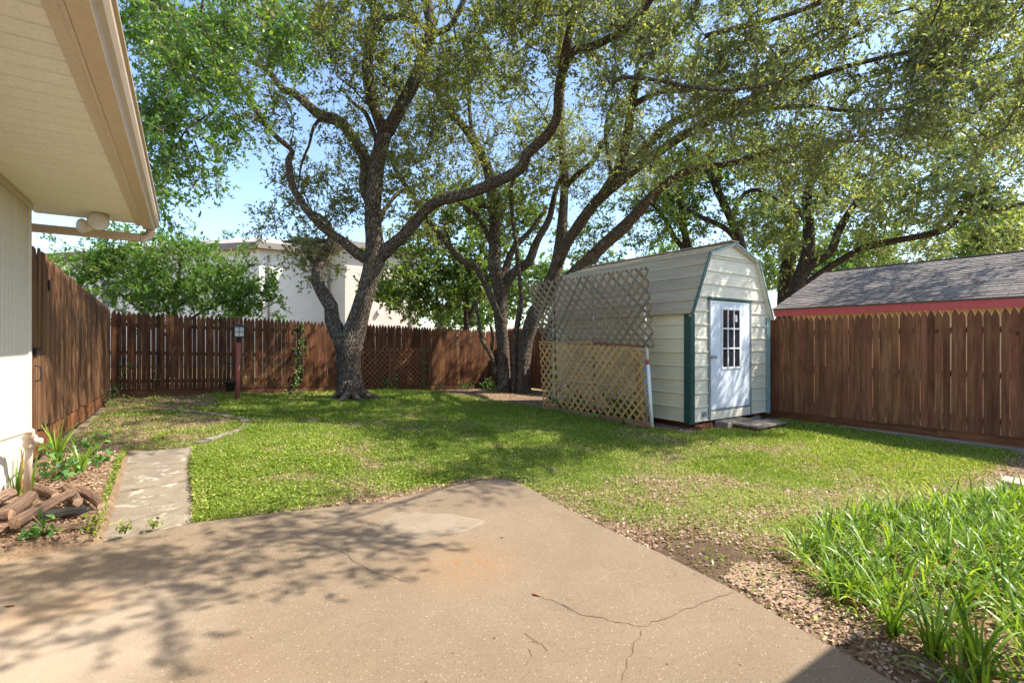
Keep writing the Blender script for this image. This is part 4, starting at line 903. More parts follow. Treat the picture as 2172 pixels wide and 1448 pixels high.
# T1: the forked oak in front of the back fence
D1 = 12.25; LS = .87
b1 = G(742, 848)
t1 = [limb_px([(744,862,D1,118),(743,848,D1,92),(741,832,D1,70),(740,800,D1,58),(739,765,D1,57),(740,735,D1,62),(750,705,D1,54),(768,650,12.15,46),(785,590,12.1,43),(796,545,12.1,48),(793,480,12.1,38),(792,425,12.1,36),(800,348,12.0,35),(817,282,11.9,36)]),
 limb_px([(738,740,D1,52),(720,712,D1,38),(705,680,12.3,33),(702,650,12.3,30),(690,630,12.35,30),(674,602,12.4,27),(672,577,12.45,25),(683,545,12.5,23),(697,520,12.5,19),(704,498,12.5,15),(698,476,12.5,11),(676,455,12.6,7),(650,445,12.7,4)]),
 limb_px([(783,430,12.1,22),(772,395,12.2,24),(775,340,12.3,26),(745,287,12.4,25),(717,256,12.5,27),(682,247,12.6,26),(659,228,12.7,21),(628,201,12.8,20),(597,186,12.9,17),(566,147,13,12),(527,131,13.1,8)]),
 limb_px([(785,552,12.1,26),(757,537,12,24),(721,507,11.9,20),(682,480,11.8,19),(636,425,11.6,16),(616,379,11.5,15),(612,340,11.4,16),(620,321,11.4,13),(581,286,11.2,12),(547,240,11,11),(523,193,10.9,10),(496,162,10.8,10),(485,116,10.7,9),(462,89,10.6,7),(430,50,10.5,5)]),
 limb_px([(803,545,12.1,36),(830,520,12,30),(856,499,11.9,29),(887,464,11.8,28),(926,429,11.6,26),(991,410,11.4,26),(1049,387,11.2,26),(1107,356,10.9,27),(1117,327,10.8,26),(1154,294,10.6,25),(1181,253,10.3,23),(1183,201,10,21),(1192,155,9.8,21),(1212,112,9.4,20),(1255,100,9.0,19),(1310,72,8.6,18),(1352,38,8.3,17),(1400,-30,7.9,14)]),
 limb_px([(815,285,11.9,26),(800,245,11.9,24),(790,216,11.9,24),(779,155,11.8,25),(785,105,11.7,22),(792,60,11.7,20),(790,0,11.6,18),(770,-60,11.5,14)]),
 limb_px([(820,282,11.9,30),(852,224,11.8,30),(879,174,11.7,27),(895,116,11.6,23),(914,66,11.5,24),(906,0,11.4,24),(900,-70,11.3,18)]),
 limb_px([(790,85,11.7,18),(812,45,11.6,15),(850,36,11.5,13),(885,48,11.4,11),(915,70,11.3,8)]),
 limb_px([(914,72,11.5,16),(950,60,11.3,14),(975,20,11.1,13),(1000,-40,11,10)]),
 limb_px([(800,480,12.1,16),(815,445,12.3,10),(850,405,12.5,9),(880,395,12.6,7)]),
 limb_px([(800,300,11.9,14),(775,240,12,11),(757,225,12.1,9),(735,205,12.2,7)]),
 limb_px([(690,510,12.5,11),(650,515,12.6,9),(604,512,12.7,6)]),
 limb_px([(682,250,12.6,9),(665,270,12.5,8),(655,310,12.5,6),(640,345,12.4,5),(632,400,12.4,3)]),
 limb_px([(1192,155,9.8,20),(1205,80,9.6,20),(1222,20,9.4,18),(1240,-40,9.2,14)])]
a1 = (blob(640,170,12.3,190,150,1.8,150,1)+blob(850,110,11.3,200,110,1.8,150,2)+blob(1050,120,10.6,170,130,1.8,140,3)+blob(560,60,11.5,140,70,1.5,60,4)
  +blob(600,490,12.6,100,36,.9,46,5)+blob(640,575,12.7,70,40,.8,22,6)+blob(700,420,12.6,90,70,1.0,45,61)+blob(760,20,11,320,70,2,110,7)+blob(1150,-40,9.5,300,80,2.0,90,8)+blob(900,330,12,120,70,1.2,30,9)+blob(690,370,12.6,110,100,1.2,70,65)+blob(860,420,12.4,100,70,1.0,40,66)+blob(1180,60,9.6,150,110,1.2,80,67)+world_blob((3.2,6.4,7.7),(1.5,1.6,.5),90,62)+world_blob((3.2,4.2,7.6),(1.3,1.1,.4),85,68)+world_blob((2.8,9.2,8.3),(1.6,1.4,.5),80,63)+world_blob((5.5,10.6,8.6),(2,1.5,.8),70,64))  # world blobs: foliage added, mostly above the view, to shade left and back fences
tree('oak_tree', 'big forked grey barked oak standing on the lawn before the back fence', b1, t1, a1, 'bark', 'leaf_oak',  .08, .45, 54, 6, .42, 3, group='oak trees in the yard', sides=26, rough_=.15)
oak1 = [o for o in COL.objects if o.name.startswith('oak_tree')][0]
for k, (an, ln) in enumerate(((-.5, .85), (.5, .6), (1.9, .55), (3.0, .6), (4.1, .7), (5.0, .62))):
    dx, dy = math.cos(an), math.sin(an); pts_ = []
    for t, hh, rr in ((.12, .42, .13), (.3, .2, .12), (.55, .075, .085), (.8, .02, .055), (1.0, -.02, .03)):
        x_, y_ = b1.x+dx*ln*t+.05*math.sin(5*t+k)*dy, b1.y+dy*ln*t-.05*math.sin(5*t+k)*dx; pts_.append((x_, y_, gzf(x_, y_)+hh, rr))
    S = catmull(pts_, .05); MB().tube([Vector(s[:3]) for s in S], [s[3] for s in S], 12, True, .15, k).build('root', M['bark'], oak1)

# T2: the oak cluster at the back
D2 = 15.4; LS = .92
b2 = G(1069, 829)
t2 = [limb_px([(1069,842,D2,46),(1069,828,D2,36),(1068,780,D2,31),(1067,731,D2,29),(1062,672,D2,31),(1061,614,D2,33),(1050,567,D2,30),(1048,520,D2,27),(1049,483,D2,27),(1045,425,D2,26),(1038,371,15.3,24),(1022,329,15.2,22),(991,278,15.1,18),(964,247,15,16),(937,213,14.9,13),(906,155,14.8,10),(880,90,14.7,7)]),
 limb_px([(1062,625,D2,24),(1075,597,D2,24),(1093,574,15.3,23),(1121,555,15.2,22),(1138,514,15.1,18),(1165,464,15,15),(1181,398,14.9,12),(1215,335,14.8,9)]),
 limb_px([(1062,600,D2,18),(1073,570,15.5,18),(1088,530,15.5,15),(1128,485,15.6,11),(1160,440,15.6,8)]),
 limb_px([(1067,690,D2,15),(1058,670,15.2,15),(1039,626,15,15),(1020,583,14.8,15),(1003,562,14.7,15),(980,553,14.6,15),(945,514,14.4,14),(906,464,14.2,12),(871,410,14,11),(837,356,13.8,9),(829,321,13.7,7)]),
 limb_px([(1052,800,D2,13),(1048,770,15.3,11),(1037,745,15.2,10),(1022,722,15.2,9),(1015,680,15.1,8),(1008,637,15,6)]),
 limb_px([(1040,752,15.3,8),(1045,720,15.4,7),(1040,690,15.4,5)]),
 limb_px([(1030,345,15.2,12),(1000,270,15.2,10),(995,174,15.1,8),(999,116,15,7),(1003,77,15,5)]),
 limb_px([(1045,520,D2,16),(1020,470,15.2,12),(990,440,15.2,9),(960,420,15.2,7)]),
 limb_px([(1045,440,D2,12),(1025,437,15.1,10),(1015,438,15.1,9)])]
a2 = blob(990,230,15,170,170,1.6,190,11)+blob(900,380,14,120,80,1.2,50,12)+blob(1130,350,14.8,120,100,1.3,80,13)+blob(1000,430,15,110,60,1,50,14)+blob(900,250,14.6,110,120,1.2,90,16)
tree('oak_tree', 'straight trunked oak at the back fence left of the leaning oak', b2, t2, a2, 'bark', 'leaf_oak', .09, .45, 52, 6, .46, 5, group='oak trees in the yard', sides=18, rough_=.12)
b2b = G(1091, 829)
t2b = [limb_px([(1091,836,15.1,17),(1091,800,15.1,13),(1093,719,15.1,13),(1100,672,15,13),(1107,637,15,12),(1100,574,14.9,11),(1095,520,14.8,10),(1088,470,14.7,9),(1084,406,14.6,8),(1093,375,14.5,7),(1120,330,14.3,5)])]
tree('oak_sapling', 'slender bare oak stem between the two big back trunks', b2b, t2b, blob(1120,290,14.3,60,60,.8,30,15), 'bark', 'leaf_oak', .1, .45, 44, 5, .38, 6, sides=12, zmin=4)

# T3: the leaning oak behind the lattice, its limbs reaching over the shed towards the house
D3 = 15.0
b3 = G(1112, 832)
t3 = [limb_px([(1112,846,D3,52),(1112,832,D3,38),(1112,790,D3,31),(1115,731,D3,33),(1130,676,14.9,34),(1155,628,14.8,34),(1176,580,14.7,31),(1184,541,14.6,28),(1192,480,14.5,23),(1197,387,14.4,21),(1190,271,14.2,19),(1190,155,14,17),(1190,39,13.8,14),(1195,-50,13.6,10)]),
 limb_px([(1182,560,14.6,27),(1200,520,14.3,25),(1227,480,14,25),(1258,435,13.7,25),(1281,412,13.4,24),(1348,358,12.7,22),(1424,304,11.8,21),(1468,277,11.2,21),(1509,252,10.6,20),(1580,215,9.8,18),(1680,180,9,15),(1800,140,8.2,11),(1930,110,7.4,8)]),
 limb_px([(1250,446,13.8,19),(1267,425,13.6,20),(1295,385,13.3,21),(1316,345,13,22),(1330,290,12.6,22),(1340,224,12.1,20),(1352,170,11.6,18),(1390,110,11,15),(1450,40,10.3,13),(1510,-40,9.6,10)]),
 limb_px([(1262,430,13.6,17),(1300,380,13.2,16),(1348,331,12.6,17),(1415,268,11.7,17),(1491,233,10.8,16),(1540,206,10.3,15),(1585,168,9.8,13),(1660,110,9.1,11),(1760,60,8.3,8)]),
 limb_px([(1165,612,14.7,28),(1205,590,14.5,28),(1240,560,14.2,28),(1290,512,13.7,28),(1334,470,13.3,27),(1375,425,12.9,24),(1424,380,12.4,20),(1477,358,11.9,17),(1558,345,11.2,15),(1603,331,10.8,14),(1665,313,10.3,12),(1740,300,9.7,9),(1830,300,9.1,6)]),
 limb_px([(1340,224,12.1,15),(1400,195,11.3,13),(1480,190,10.6,12),(1580,160,9.9,11),(1700,130,9.2,9),(1850,60,8.4,7)]),
 limb_px([(1509,252,10.6,14),(1600,235,9.9,12),(1700,225,9.2,11),(1800,235,8.6,9),(1920,230,8.0,6)]),
 limb_px([(1197,400,14.4,13),(1225,370,14.2,12),(1255,345,14,11),(1275,310,13.8,9),(1300,260,13.5,6)]),
 limb_px([(1300,380,13.3,12),(1290,330,13.3,10),(1285,270,13.1,9),(1300,215,12.8,7)]),
 [(7.9, 5.4, 6.9, .05), (8.6, 4.0, 6.9, .04), (8.3, 2.4, 6.8, .03), (6.8, 1.5, 6.3, .022), (5.2, 1.3, 5.7, .016), (3.8, 1.2, 5.3, .01)],  # unseen limb added above the view to cast branch shadows on the patio
 limb_px([(1300,180,9.2,9),(1320,165,8.8,9),(1390,170,8.3,9),(1470,185,7.9,8),(1560,190,7.5,7),(1660,170,7.1,5),(1720,110,6.8,4)])]
a3 = (blob(1350,110,10.5,210,150,1.8,200,21)+blob(1330,40,8.8,170,80,.9,70,211)+blob(1600,160,9.3,230,170,1.9,240,22)+blob(1850,190,8.7,240,200,2.2,190,23)+blob(2040,170,8.3,190,200,1.8,190,24)+blob(2120,60,7.4,140,120,1.2,70,241)
  +blob(1500,300,11,200,70,1.2,80,25)+blob(1750,330,9.8,190,60,1.1,90,26)+blob(1280,330,13.4,120,110,1.2,70,27)+blob(1700,-60,8.6,420,90,1.6,140,28)
  +world_blob((3.5, 1.2, 5.1), (1.0, .55, .3), 40, 29)+world_blob((4.7, 1.35, 5.2), (.8, .5, .3), 24, 30)+world_blob((9.4, 1.9, 6.4), (1.5, .8, .5), 80, 31)+world_blob((7.4, 1.5, 6.5), (1.0, .6, .4), 50, 32)+world_blob((8.3, 3.4, 6.6), (1.3, .9, .5), 30, 33)+world_blob((10.6, 11.2, 7.2), (2.2, 1.4, .9), 110, 34))  # world blobs: foliage added, mostly out of view, to shade patio, lawn, back fence
tree('oak_tree', 'leaning oak behind the lattice with long limbs arching over the shed', b3, t3, a3, 'bark', 'leaf_oak2', .068, .45, 72, 7, .44, 9, group='oak trees in the yard', sides=18, rough_=.12, bias=.18)

# T4: neighbours' oaks behind the shed and garage
LS = 1.0
t4 = [limb_px([(1668,760,20,34),(1680,660,20,32),(1693,602,20,28),(1712,541,20,25),(1715,480,20,22),(1711,425,20,20),(1728,358,20,15),(1740,290,20,10)]),
 limb_px([(1698,595,20,18),(1722,562,19.8,18),(1761,534,19.6,16),(1782,483,19.4,15),(1818,425,19,12),(1850,380,18.8,8)]),
 limb_px([(1700,610,20,16),(1740,580,19.8,15),(1790,548,19.5,14),(1829,527,19.2,14),(1883,514,18.8,14),(1955,500,18.2,13),(1996,490,17.8,13),(2026,470,17.5,13),(2040,450,17.3,12),(2073,438,17,12),(2117,443,16.6,10),(2172,430,16.2,8)]),
 limb_px([(1715,480,20,12),(1690,440,20,9),(1650,400,20,6)]), limb_px([(1720,440,20,13),(1770,385,19.5,12),(1800,340,19,9),(1840,290,18.6,6)])]
a4 = blob(1650,450,20,130,110,1.8,150,41)+blob(1800,430,19,150,110,1.8,180,42)+blob(1980,410,17.8,140,120,1.6,170,43)+blob(2110,370,16.8,120,120,1.5,130,44)+blob(1880,540,20,160,40,1.5,60,45)+blob(2120,500,17,90,50,1.2,50,46)+blob(1660,540,21,60,50,1.2,30,47)+world_blob((17, 2.2, 7.4), (2.2, 2.0, .8), 70, 49)  # last blob: foliage added past the right edge to dapple the garage roof
tree('oak_tree', 'dark trunked oak behind the garage roof with a long limb reaching right', P(1668,765,20), t4, a4, 'bark_dark', 'leaf_oak2', .125, .5, 56, 5, .55, 13, group='oaks beyond the right fence', zmin=2.6, sides=12)
t4c = [limb_px([(1655,770,21.5,34),(1664,640,21.5,30),(1672,560,21.5,28),(1678,520,21.5,24),(1685,450,21.5,16),(1660,380,21.5,10)])]
tree('oak_tree', 'second dark trunk just left of the garage roof', P(1655,775,21.5), t4c, blob(1630,470,21.8,80,110,1.2,90,48), 'bark_dark', 'leaf_dark', .12, .5, 42, 5, .55, 14, group='oaks beyond the right fence', zmin=2.6, sides=12)
t4b = [limb_px([(1590,740,18.5,26),(1582,600,18.5,22),(1571,515,18.5,19),(1553,470,18.5,18),(1522,403,18.4,16),(1509,371,18.3,15),(1480,335,18.2,12),(1450,304,18,9)]),
 limb_px([(1572,525,18.5,12),(1545,490,18.5,11),(1510,470,18.5,10),(1475,455,18.5,9),(1445,430,18.6,7)]),
 limb_px([(1522,405,18.4,10),(1530,350,18.2,9),(1560,300,18,6)]), limb_px([(1548,465,18.5,9),(1580,410,18.3,9),(1620,405,18,9),(1650,425,17.8,6)])]
tree('oak_tree', 'dark oak rising right behind the shed roof ridge', P(1590,745,18.5), t4b, blob(1500,400,18.6,120,100,1.5,170,51)+blob(1590,330,18.4,110,90,1.4,80,52), 'bark_dark', 'leaf_dark', .12, .5, 52, 5, .52, 15, group='oaks beyond the right fence', zmin=2.6, sides=12)
t4d = [limb_px([(1475,740,19.5,22),(1465,600,19.5,18),(1459,523,19.5,16),(1450,483,19.5,14),(1444,416,19.5,12),(1440,330,19.5,8)]), limb_px([(1462,540,19.5,11),(1428,500,19.5,10),(1415,470,19.5,8),(1380,430,19.5,5)]), limb_px([(1452,490,19.5,9),(1430,440,19.4,8),(1400,380,19.3,5)])]
tree('oak_tree', 'thin dark oak behind the middle of the shed roof', P(1475,745,19.5), t4d, blob(1400,430,19.6,110,100,1.4,170,53)+blob(1300,500,20,80,60,1.2,70,54), 'bark_dark', 'leaf_dark', .12, .5, 52, 5, .52, 16, group='oaks beyond the right fence', zmin=2.6, sides=12)

# T7: leafy tree behind the back fence
t7 = [limb_px([(985,780,19,14),(990,690,19,13),(985,620,19,11),(960,540,19,9),(940,470,19,6)]), limb_px([(990,690,19,10),(1020,610,19,8),(1030,540,19,6)]), limb_px([(987,640,19,8),(930,600,18.8,6),(880,590,18.6,5)])]
tree('broadleaf_tree', 'dense mid green broadleaf tree behind the back fence left of the oak trunks', P(985,790,19), t7, blob(960,500,19,110,100,1.5,170,71)+blob(950,610,18.8,90,55,1.2,120,72)+blob(855,595,18.2,60,45,.9,50,73)+blob(1090,450,19.5,60,70,1.2,60,74)+blob(1080,600,19.5,60,90,1,50,75), 'bark_dark', 'leaf_dark', .15, .52, 56, 5, .52, 17, zmin=2.1, sides=10)
# T5: bright elm hanging over the house eave
t5 = [[(-4.6, 8.2, -.2, .24), (-4.5, 8.2, 2.5, .2), (-4.0, 8.4, 4.8, .17), (-3.0, 8.8, 6.4, .12), (-1.6, 9.2, 7.2, .08), (-.2, 9.6, 7.5, .05), (1.2, 10.2, 7.6, .03)], [(-3.6, 8.6, 5.6, .09), (-2.2, 8.0, 6.6, .06), (-.8, 7.8, 7.0, .04), (.4, 8.2, 6.9, .02)]]
a5 = blob(330,90,7.8,80,130,1.1,80,81)+blob(430,70,8.4,120,100,1.1,84,82)+blob(350,260,7.8,45,110,.8,60,83)+blob(450,190,8.3,65,85,.9,38,84)+blob(355,370,7.7,38,85,.6,36,85)+blob(500,300,8.6,30,55,.5,26,86)+blob(580,60,9.2,110,70,1,60,87)+blob(450,-60,8.2,260,70,1.2,70,88)+blob(440,330,8.0,50,40,.4,10,90)
tree('elm_tree', 'bright green elm foliage hanging in sprays beside the house eave', (-4.6, 8.2, 0), t5, a5, 'bark', 'leaf_bright', .075, .48, 54, 5, .36, 21, bias=.12, droop=.35, zmin=2.6, sides=10)
# T6: crape myrtle beyond the left corner
t6 = [limb_px([(365,800,16,10),(368,700,16,9),(372,640,16,8),(380,580,16,6),(390,530,16,4)]), limb_px([(366,690,16,7),(340,630,16,6),(290,580,15.8,5),(230,550,15.6,3)]), limb_px([(368,660,16,7),(430,610,15.8,6),(490,580,15.5,4),(540,560,15.3,3)]), limb_px([(362,720,16,6),(300,660,16.2,6),(250,620,16.2,4)]), limb_px([(370,700,16,6),(440,655,15.6,5),(510,630,15.3,3)])]
a6 = blob(360,570,16,130,65,1.2,190,91)+blob(240,560,15.8,110,50,1,100,92)+blob(480,590,15.4,90,55,.9,90,93)+blob(170,575,15.4,60,50,.8,50,94)+blob(420,640,15.6,130,25,.8,60,95)+blob(300,640,16,90,25,.8,30,96)+blob(540,620,15.3,40,30,.5,16,97)
tree('crape_myrtle', 'fresh green spreading small tree behind the left fence corner', P(365,805,16), t6, a6, 'bark_dark', 'leaf_myrtle', .1, .5, 56, 5, .4, 23, zmin=1.9, sides=8)
# far trees
far = [('far_tree', 'hazy pale green tree beyond the right end of the brick building', 930, 34, 40, (960,650,36,95,55,3,110)), ('far_tree', 'sunlit tree far behind the garage ridge at the right edge', 2150, 27, 40, (2120,510,27,120,50,2,150)),
       ('far_tree', 'far tree glimpsed low between the oak trunks and the shed', 1230, 34, 40, (1200,620,34,140,75,3,140)), ('far_tree', 'far tree low behind the shed and garage gap', 1720, 34, 40, (1760,560,34,190,60,3,150)), ('far_tree', 'far tree low behind the shed roof', 1420, 36, 40, (1440,580,36,150,70,3,120))]
for i, (nm, lab, px, d, _, bl) in enumerate(far):
    lim = [limb_px([(px,790,d,12),(px+4,700,d,11),(px-3,640,d,8),(px,590,d,5)])]
    tree(nm, lab, P(px, 795, d), lim, blob(*bl, 100+i), 'bark_dark', 'leaf_far', .26, .6, 56, 5, .85, 40+i, zmin=1.5, sides=8, group='far trees beyond the neighbours')

# ---------------------------------------------------------------- small plants
def leafcards(name, pts, size, g, up=.6, mat='ivy', parent=None, wr=.75, attr=None):
    N = len(pts); pts = np.asarray(pts); nn = g.normal(0, .6, (N, 3)); nn[:, 2] += up; nn /= np.linalg.norm(nn, axis=1)[:, None]
    a = g.normal(0, 1, (N, 3)); a -= nn*(a*nn).sum(1)[:, None]; a /= np.linalg.norm(a, axis=1)[:, None]; s = np.cross(a, nn)
    L = size*g.uniform(.6, 1.3, N)[:, None]; w_ = L*wr*.5
    V = np.stack([pts-a*L*.5, pts-a*L*.2+s*w_+nn*w_*.3, pts+a*L*.5, pts-a*L*.2-s*w_+nn*w_*.3], 1)
    return link(name, npmesh(name, V, np.arange(N*4).reshape(-1, 4), False, g.random(N)*.9 if attr is None else attr), M[mat], parent)
def vine(label, path_pts, n, size, spread, seed, name='vine', cat='vine', mat='ivy', up=.3, group=None):
    g = np.random.default_rng(seed); Sx = catmull([tuple(p)+(0,) for p in path_pts], .08); pts = np.array([s[:3] for s in Sx])
    t = thing(name, label, cat, path_pts[0], group)
    MB().tube([Vector(p) for p in pts], .004, 5).build('stem', M['twig'], t)
    c = pts[g.integers(len(pts), size=n)]+g.normal(0, spread, (n, 3)); stuff(leafcards('leaves', c, size, g, up, mat, t)); return t
def onb(px, py, off=.06):
    X = (px-CX)/F; d = (VB-off)/(CT-X*ST); return P(px, py, d)
vg = 'vines on the back fence'
vine('leafy vine climbing the back fence at the left corner', [onb(255,845), onb(250,815), onb(262,790), onb(268,765)], 46, .075, (.1,.02,.07), 1, group=vg)
vine('small vine sprig on the back fence right of the corner', [onb(330,840), onb(327,815), onb(330,785)], 16, .065, (.06,.02,.05), 2, group=vg)
vine('bushy vine at the fence foot left of the forked oak', [onb(615,838), onb(625,815), onb(632,790), onb(640,740), onb(638,690)], 190, .075, (.09,.05,.1), 3, group=vg)
vine('thin vine running up beside the hung lattice', [onb(895,830), onb(900,800), onb(898,770), onb(903,740)], 80, .075, (.06,.03,.08), 4, group=vg)
vine('sparse vine sprig on the fence by the lamp post', [onb(522,830), onb(520,800), onb(512,775)], 14, .065, (.06,.02,.06), 5, group=vg)
vine('leafy growth at the foot of the hung lattice', [onb(790,838,.2), onb(815,825,.15), onb(832,805,.12)], 110, .08, (.16,.06,.08), 6, group=vg)
def bush(label, c, r, n, size, seed, mat='ivy', name='weed_clump', cat='plant', group=None):
    g = np.random.default_rng(seed); c = Vector(c); c.z = gzf(c.x, c.y); t = thing(name, label, cat, c, group)
    mb = MB()
    for k in range(7):
        a = g.uniform(0, 6.28); e = c+Vector((math.cos(a)*r*.7, math.sin(a)*r*.7, r*g.uniform(.7, 1.4))); mb.tube([c, c.lerp(e, .5)+Vector((0,0,.03)), e], [.004,.003,.002], 4)
    mb.build('stems', M['twig'], t); q = g.normal(0, .45, (n, 3))*r; q[:, 2] = np.abs(q[:, 2])*1.3+.02; stuff(leafcards('leaves', np.array(c)+q, size, g, .6, mat, t)); return t
bg_ = 'low weeds round the yard'
bush('low green weeds at the foot of the straight back oak', G(1040,828), .32, 150, .07, 1, group=bg_)
bush('small weeds against the back fence left of the back oaks', G(985,826), .25, 70, .07, 2, group=bg_)
bush('weeds in front of the back fence below the bare stretch', G(930,830), .3, 60, .065, 3, group=bg_)
bush('broad leaved weeds growing inside the lattice near its right end', onl(1340,890,UB+.22), .3, 110, .12, 4, group=bg_)
bush('tall weeds growing inside the lattice at its middle', onl(1320,850,UB+.24)+Vector((0,.1,0)), .42, 130, .12, 5, group=bg_)
bush('dark weeds growing inside the lattice at its left end', onl(1215,870,UB+.25), .38, 160, .09, 6, group=bg_)
bush('tiny weed tuft in the front left corner of the shed', G(1520,898), .14, 40, .05, 7, group=bg_)
bush('ivy patch beside the path below the gate', G(190,985), .2, 150, .055, 8, group=bg_)
bush('ivy leaves at the foot of the standpipe', G(120,1015), .18, 90, .055, 9, group=bg_)
bush('pale ivy sprig in the wood chips before the log pile', G(95,1138), .11, 26, .075, 10, group=bg_)
bush('small yellow green weed at the front log end', G(195,1128), .12, 60, .035, 11, 'grass', group=bg_)
bush('weed tuft in the joint between path and patio', G(265,1132), .07, 50, .03, 12, 'grass', group=bg_)
bush('second weed tuft in the path joint further right', G(325,1122), .05, 40, .028, 13, 'grass', group=bg_)
bush('weeds along the left fence foot near the corner', G(222,862), .25, 70, .06, 14, group=bg_)

def straps(pts, n, L, wdt, g, spread=.05, lean=1.0, dead=.05):
    V = []; Fq = []; A = []; S = 6
    for c in pts:
        for _ in range(n):
            a = g.uniform(0, 2*math.pi); dx, dy = math.cos(a), math.sin(a); l = L*g.uniform(.55, 1.2); k = lean*g.uniform(.25, 1.1); r0 = abs(g.normal(0, spread)); w_ = wdt*g.uniform(.7, 1.25)
            b = len(V); tw = g.uniform(-.5, .5); isdead = g.random() < dead
            if isdead: k = 1.7
            for s in range(S+1):
                t = s/S; ang = math.pi/2-k*1.5*t**1.3-.25*k
                if s == 0: x = r0; z = 0.0
                else: x += l/S*math.cos(ang); z += l/S*math.sin(ang)
                z = max(z, .01+.002*s)
                ww = w_*(1-.85*t**2.2)/2; ox, oy = -dy, dx
                V.append((c[0]+dx*x+ox*ww, c[1]+dy*x+oy*ww, c[2]+z+tw*ww)); V.append((c[0]+dx*x-ox*ww, c[1]+dy*x-oy*ww, c[2]+z-tw*ww))
            col = 1.0 if isdead else min(.92, max(0, g.beta(2, 2)))
            for s in range(S): Fq.append((b+2*s, b+2*s+1, b+2*s+3, b+2*s+2)); A.append(col)
    return np.array(V), np.array(Fq), np.array(A)
g = np.random.default_rng(77)
bed_px = [(1700,1170),(1740,1120),(1800,1098),(1930,1085),(1990,1065),(2090,1050),(2172,1058),(2172,1448),(1985,1448),(1960,1400),(1890,1330),(1830,1290),(1760,1250)]
bed = [tuple(pz(*q)[:2]) for q in bed_px]; bed[6] = (bed[6][0]+.8, bed[6][1]-.6)
bed = bed[:7]+[(5.6, 1.2), (4.6, -.4), (2.75, -.3)]+bed[8:]
bx0, bx1 = min(p[0] for p in bed), max(p[0] for p in bed); by0, by1 = min(p[1] for p in bed), max(p[1] for p in bed)
cand = np.stack([g.uniform(bx0, bx1, 5000), g.uniform(by0, by1, 5000)], 1); cand = cand[inpoly(cand[:, 0], cand[:, 1], bed)]
keep = []
for c in cand:
    if all((c[0]-k[0])**2+(c[1]-k[1])**2 > .015*(1+1.2*(c[0] < 3.6 and c[1] < 1.0)) for k in keep[-400:]): keep.append(c)
pts = [(c[0], c[1], gzf(c[0], c[1])-.01) for c in keep]
edge_i = [i for i, c in enumerate(keep)]
V, Fq, A = straps(pts, 26, .26, .0145, g, .05, 1.3, .1)
lt_ = stuff(link('lily_turf', npmesh('lily_turf', V, Fq, True, A), M['strap'])); tag(lt_, 'thick bed of green strap leaved lily turf right of the patio', 'ground cover')
def clump(px, py, n, L, wdt, label, lean=.9, seed=1, dead=.08, group='strap leaved clumps'):
    gg = np.random.default_rng(seed); c = G(px, py); t = thing('strap_leaf_clump', label, 'plant', c, group)
    V, Fq, A = straps([(c.x, c.y, c.z-.01)], n, L, wdt, gg, .03, lean, dead); link('leaves', npmesh('leaves', V, Fq, True, A), M['strap'], t); return t
clump(1895,1345,18,.3,.013,'lone strap leaved clump beside dry leaves at the patio edge',.6,1,.25)
clump(1810,1270,26,.26,.012,'small strap leaved tuft at the left tip of the green bed',1.1,2)
clump(1980,1395,30,.32,.014,'strap leaved clump at the lower edge of the green bed',.7,3)
clump(2075,1425,32,.36,.016,'big strap leaved clump in the bottom right corner',.8,4)
clump(120,985,52,.42,.016,'tall strap leaved plant by the house wall behind the logs',.75,5,.03)
clump(60,1040,16,.34,.018,'few upright dark strap leaves beside the standpipe foot',.35,6,0)
clump(35,1052,8,.34,.018,'thin strap leaf sprig at the wall left of the standpipe',.3,7,0)
clump(170,1000,34,.3,.013,'drooping strap leaved plant right of the standpipe',1.0,8)
# ---------------------------------------------------------------- log pile
def logp(a, b, r, ha, hb, label, mat='log', split=False):
    p, q = G(*a, ha), G(*b, hb); t = thing('log', label, 'log', p.lerp(q, .5)-Vector((0,0,r)), 'logs in the pile by the path')
    d = q-p; L = d.length; rot = d.to_track_quat('X', 'Z').to_euler(); k = 30; sd = int(r*1000)+abs(a[0]); rr_ = random.Random(sd); n = 12
    ang = [1+rr_.uniform(-.09, .09)+.05*math.sin(2*6.283*j/k+sd) for j in range(k)]; vs = []
    for i in range(n+1):
        t_ = i/n; rb = .74*r*(1.04-.1*t_+.03*math.sin(5*t_+sd)); cy, cz = .012*math.sin(3*t_+sd), .01*math.cos(2.5*t_+sd)
        for j in range(k):
            rj = rb*(ang[(j+(i//4)) % k]+rr_.uniform(-.025, .025)); vs.append((t_*L, cy+rj*math.cos(6.283*j/k), cz+rj*math.sin(6.283*j/k)))
    mb = MB(); mb.add(vs, [(i*k+j, i*k+(j+1) % k, (i+1)*k+(j+1) % k, (i+1)*k+j) for i in range(n) for j in range(k)])
    link('bark', mb.mesh('bark'), M[mat], t, p, rot)
    for i, s in ((0, -1), (n, 1)):
        mb = MB(); ring = vs[i*k:(i+1)*k]; c = (ring[0][0]+s*.003, sum(w_[1] for w_ in ring)/k, sum(w_[2] for w_ in ring)/k)
        mb.add([c]+ring, [((0, 1+j, 1+(j+1) % k) if s > 0 else (0, 1+(j+1) % k, 1+j)) for j in range(k)]); link('cut_end', mb.mesh('cut_end'), M['log_end'], t, p, rot)
    return t
logp((32,1112),(152,1042),.05,.1,.14,'long rough barked log lying diagonally on top of the pile')
logp((85,1096),(193,1080),.04,.07,.07,'charred black log under the diagonal one', 'char')
logp((48,1119),(210,1114),.048,.035,.035,'long reddish log along the front of the pile')
logp((167,1040),(213,1072),.04,.06,.09,'short log with its sawn end towards the path')
logp((138,1035),(168,1061),.045,.05,.1,'stubby log with a grey sawn end in the middle of the pile')
logp((120,1087),(212,1092),.046,.03,.035,'dark log whose round end touches the path')
logp((62,1050),(20,1092),.06,.1,.1,'thick split log leaning at the left of the pile')
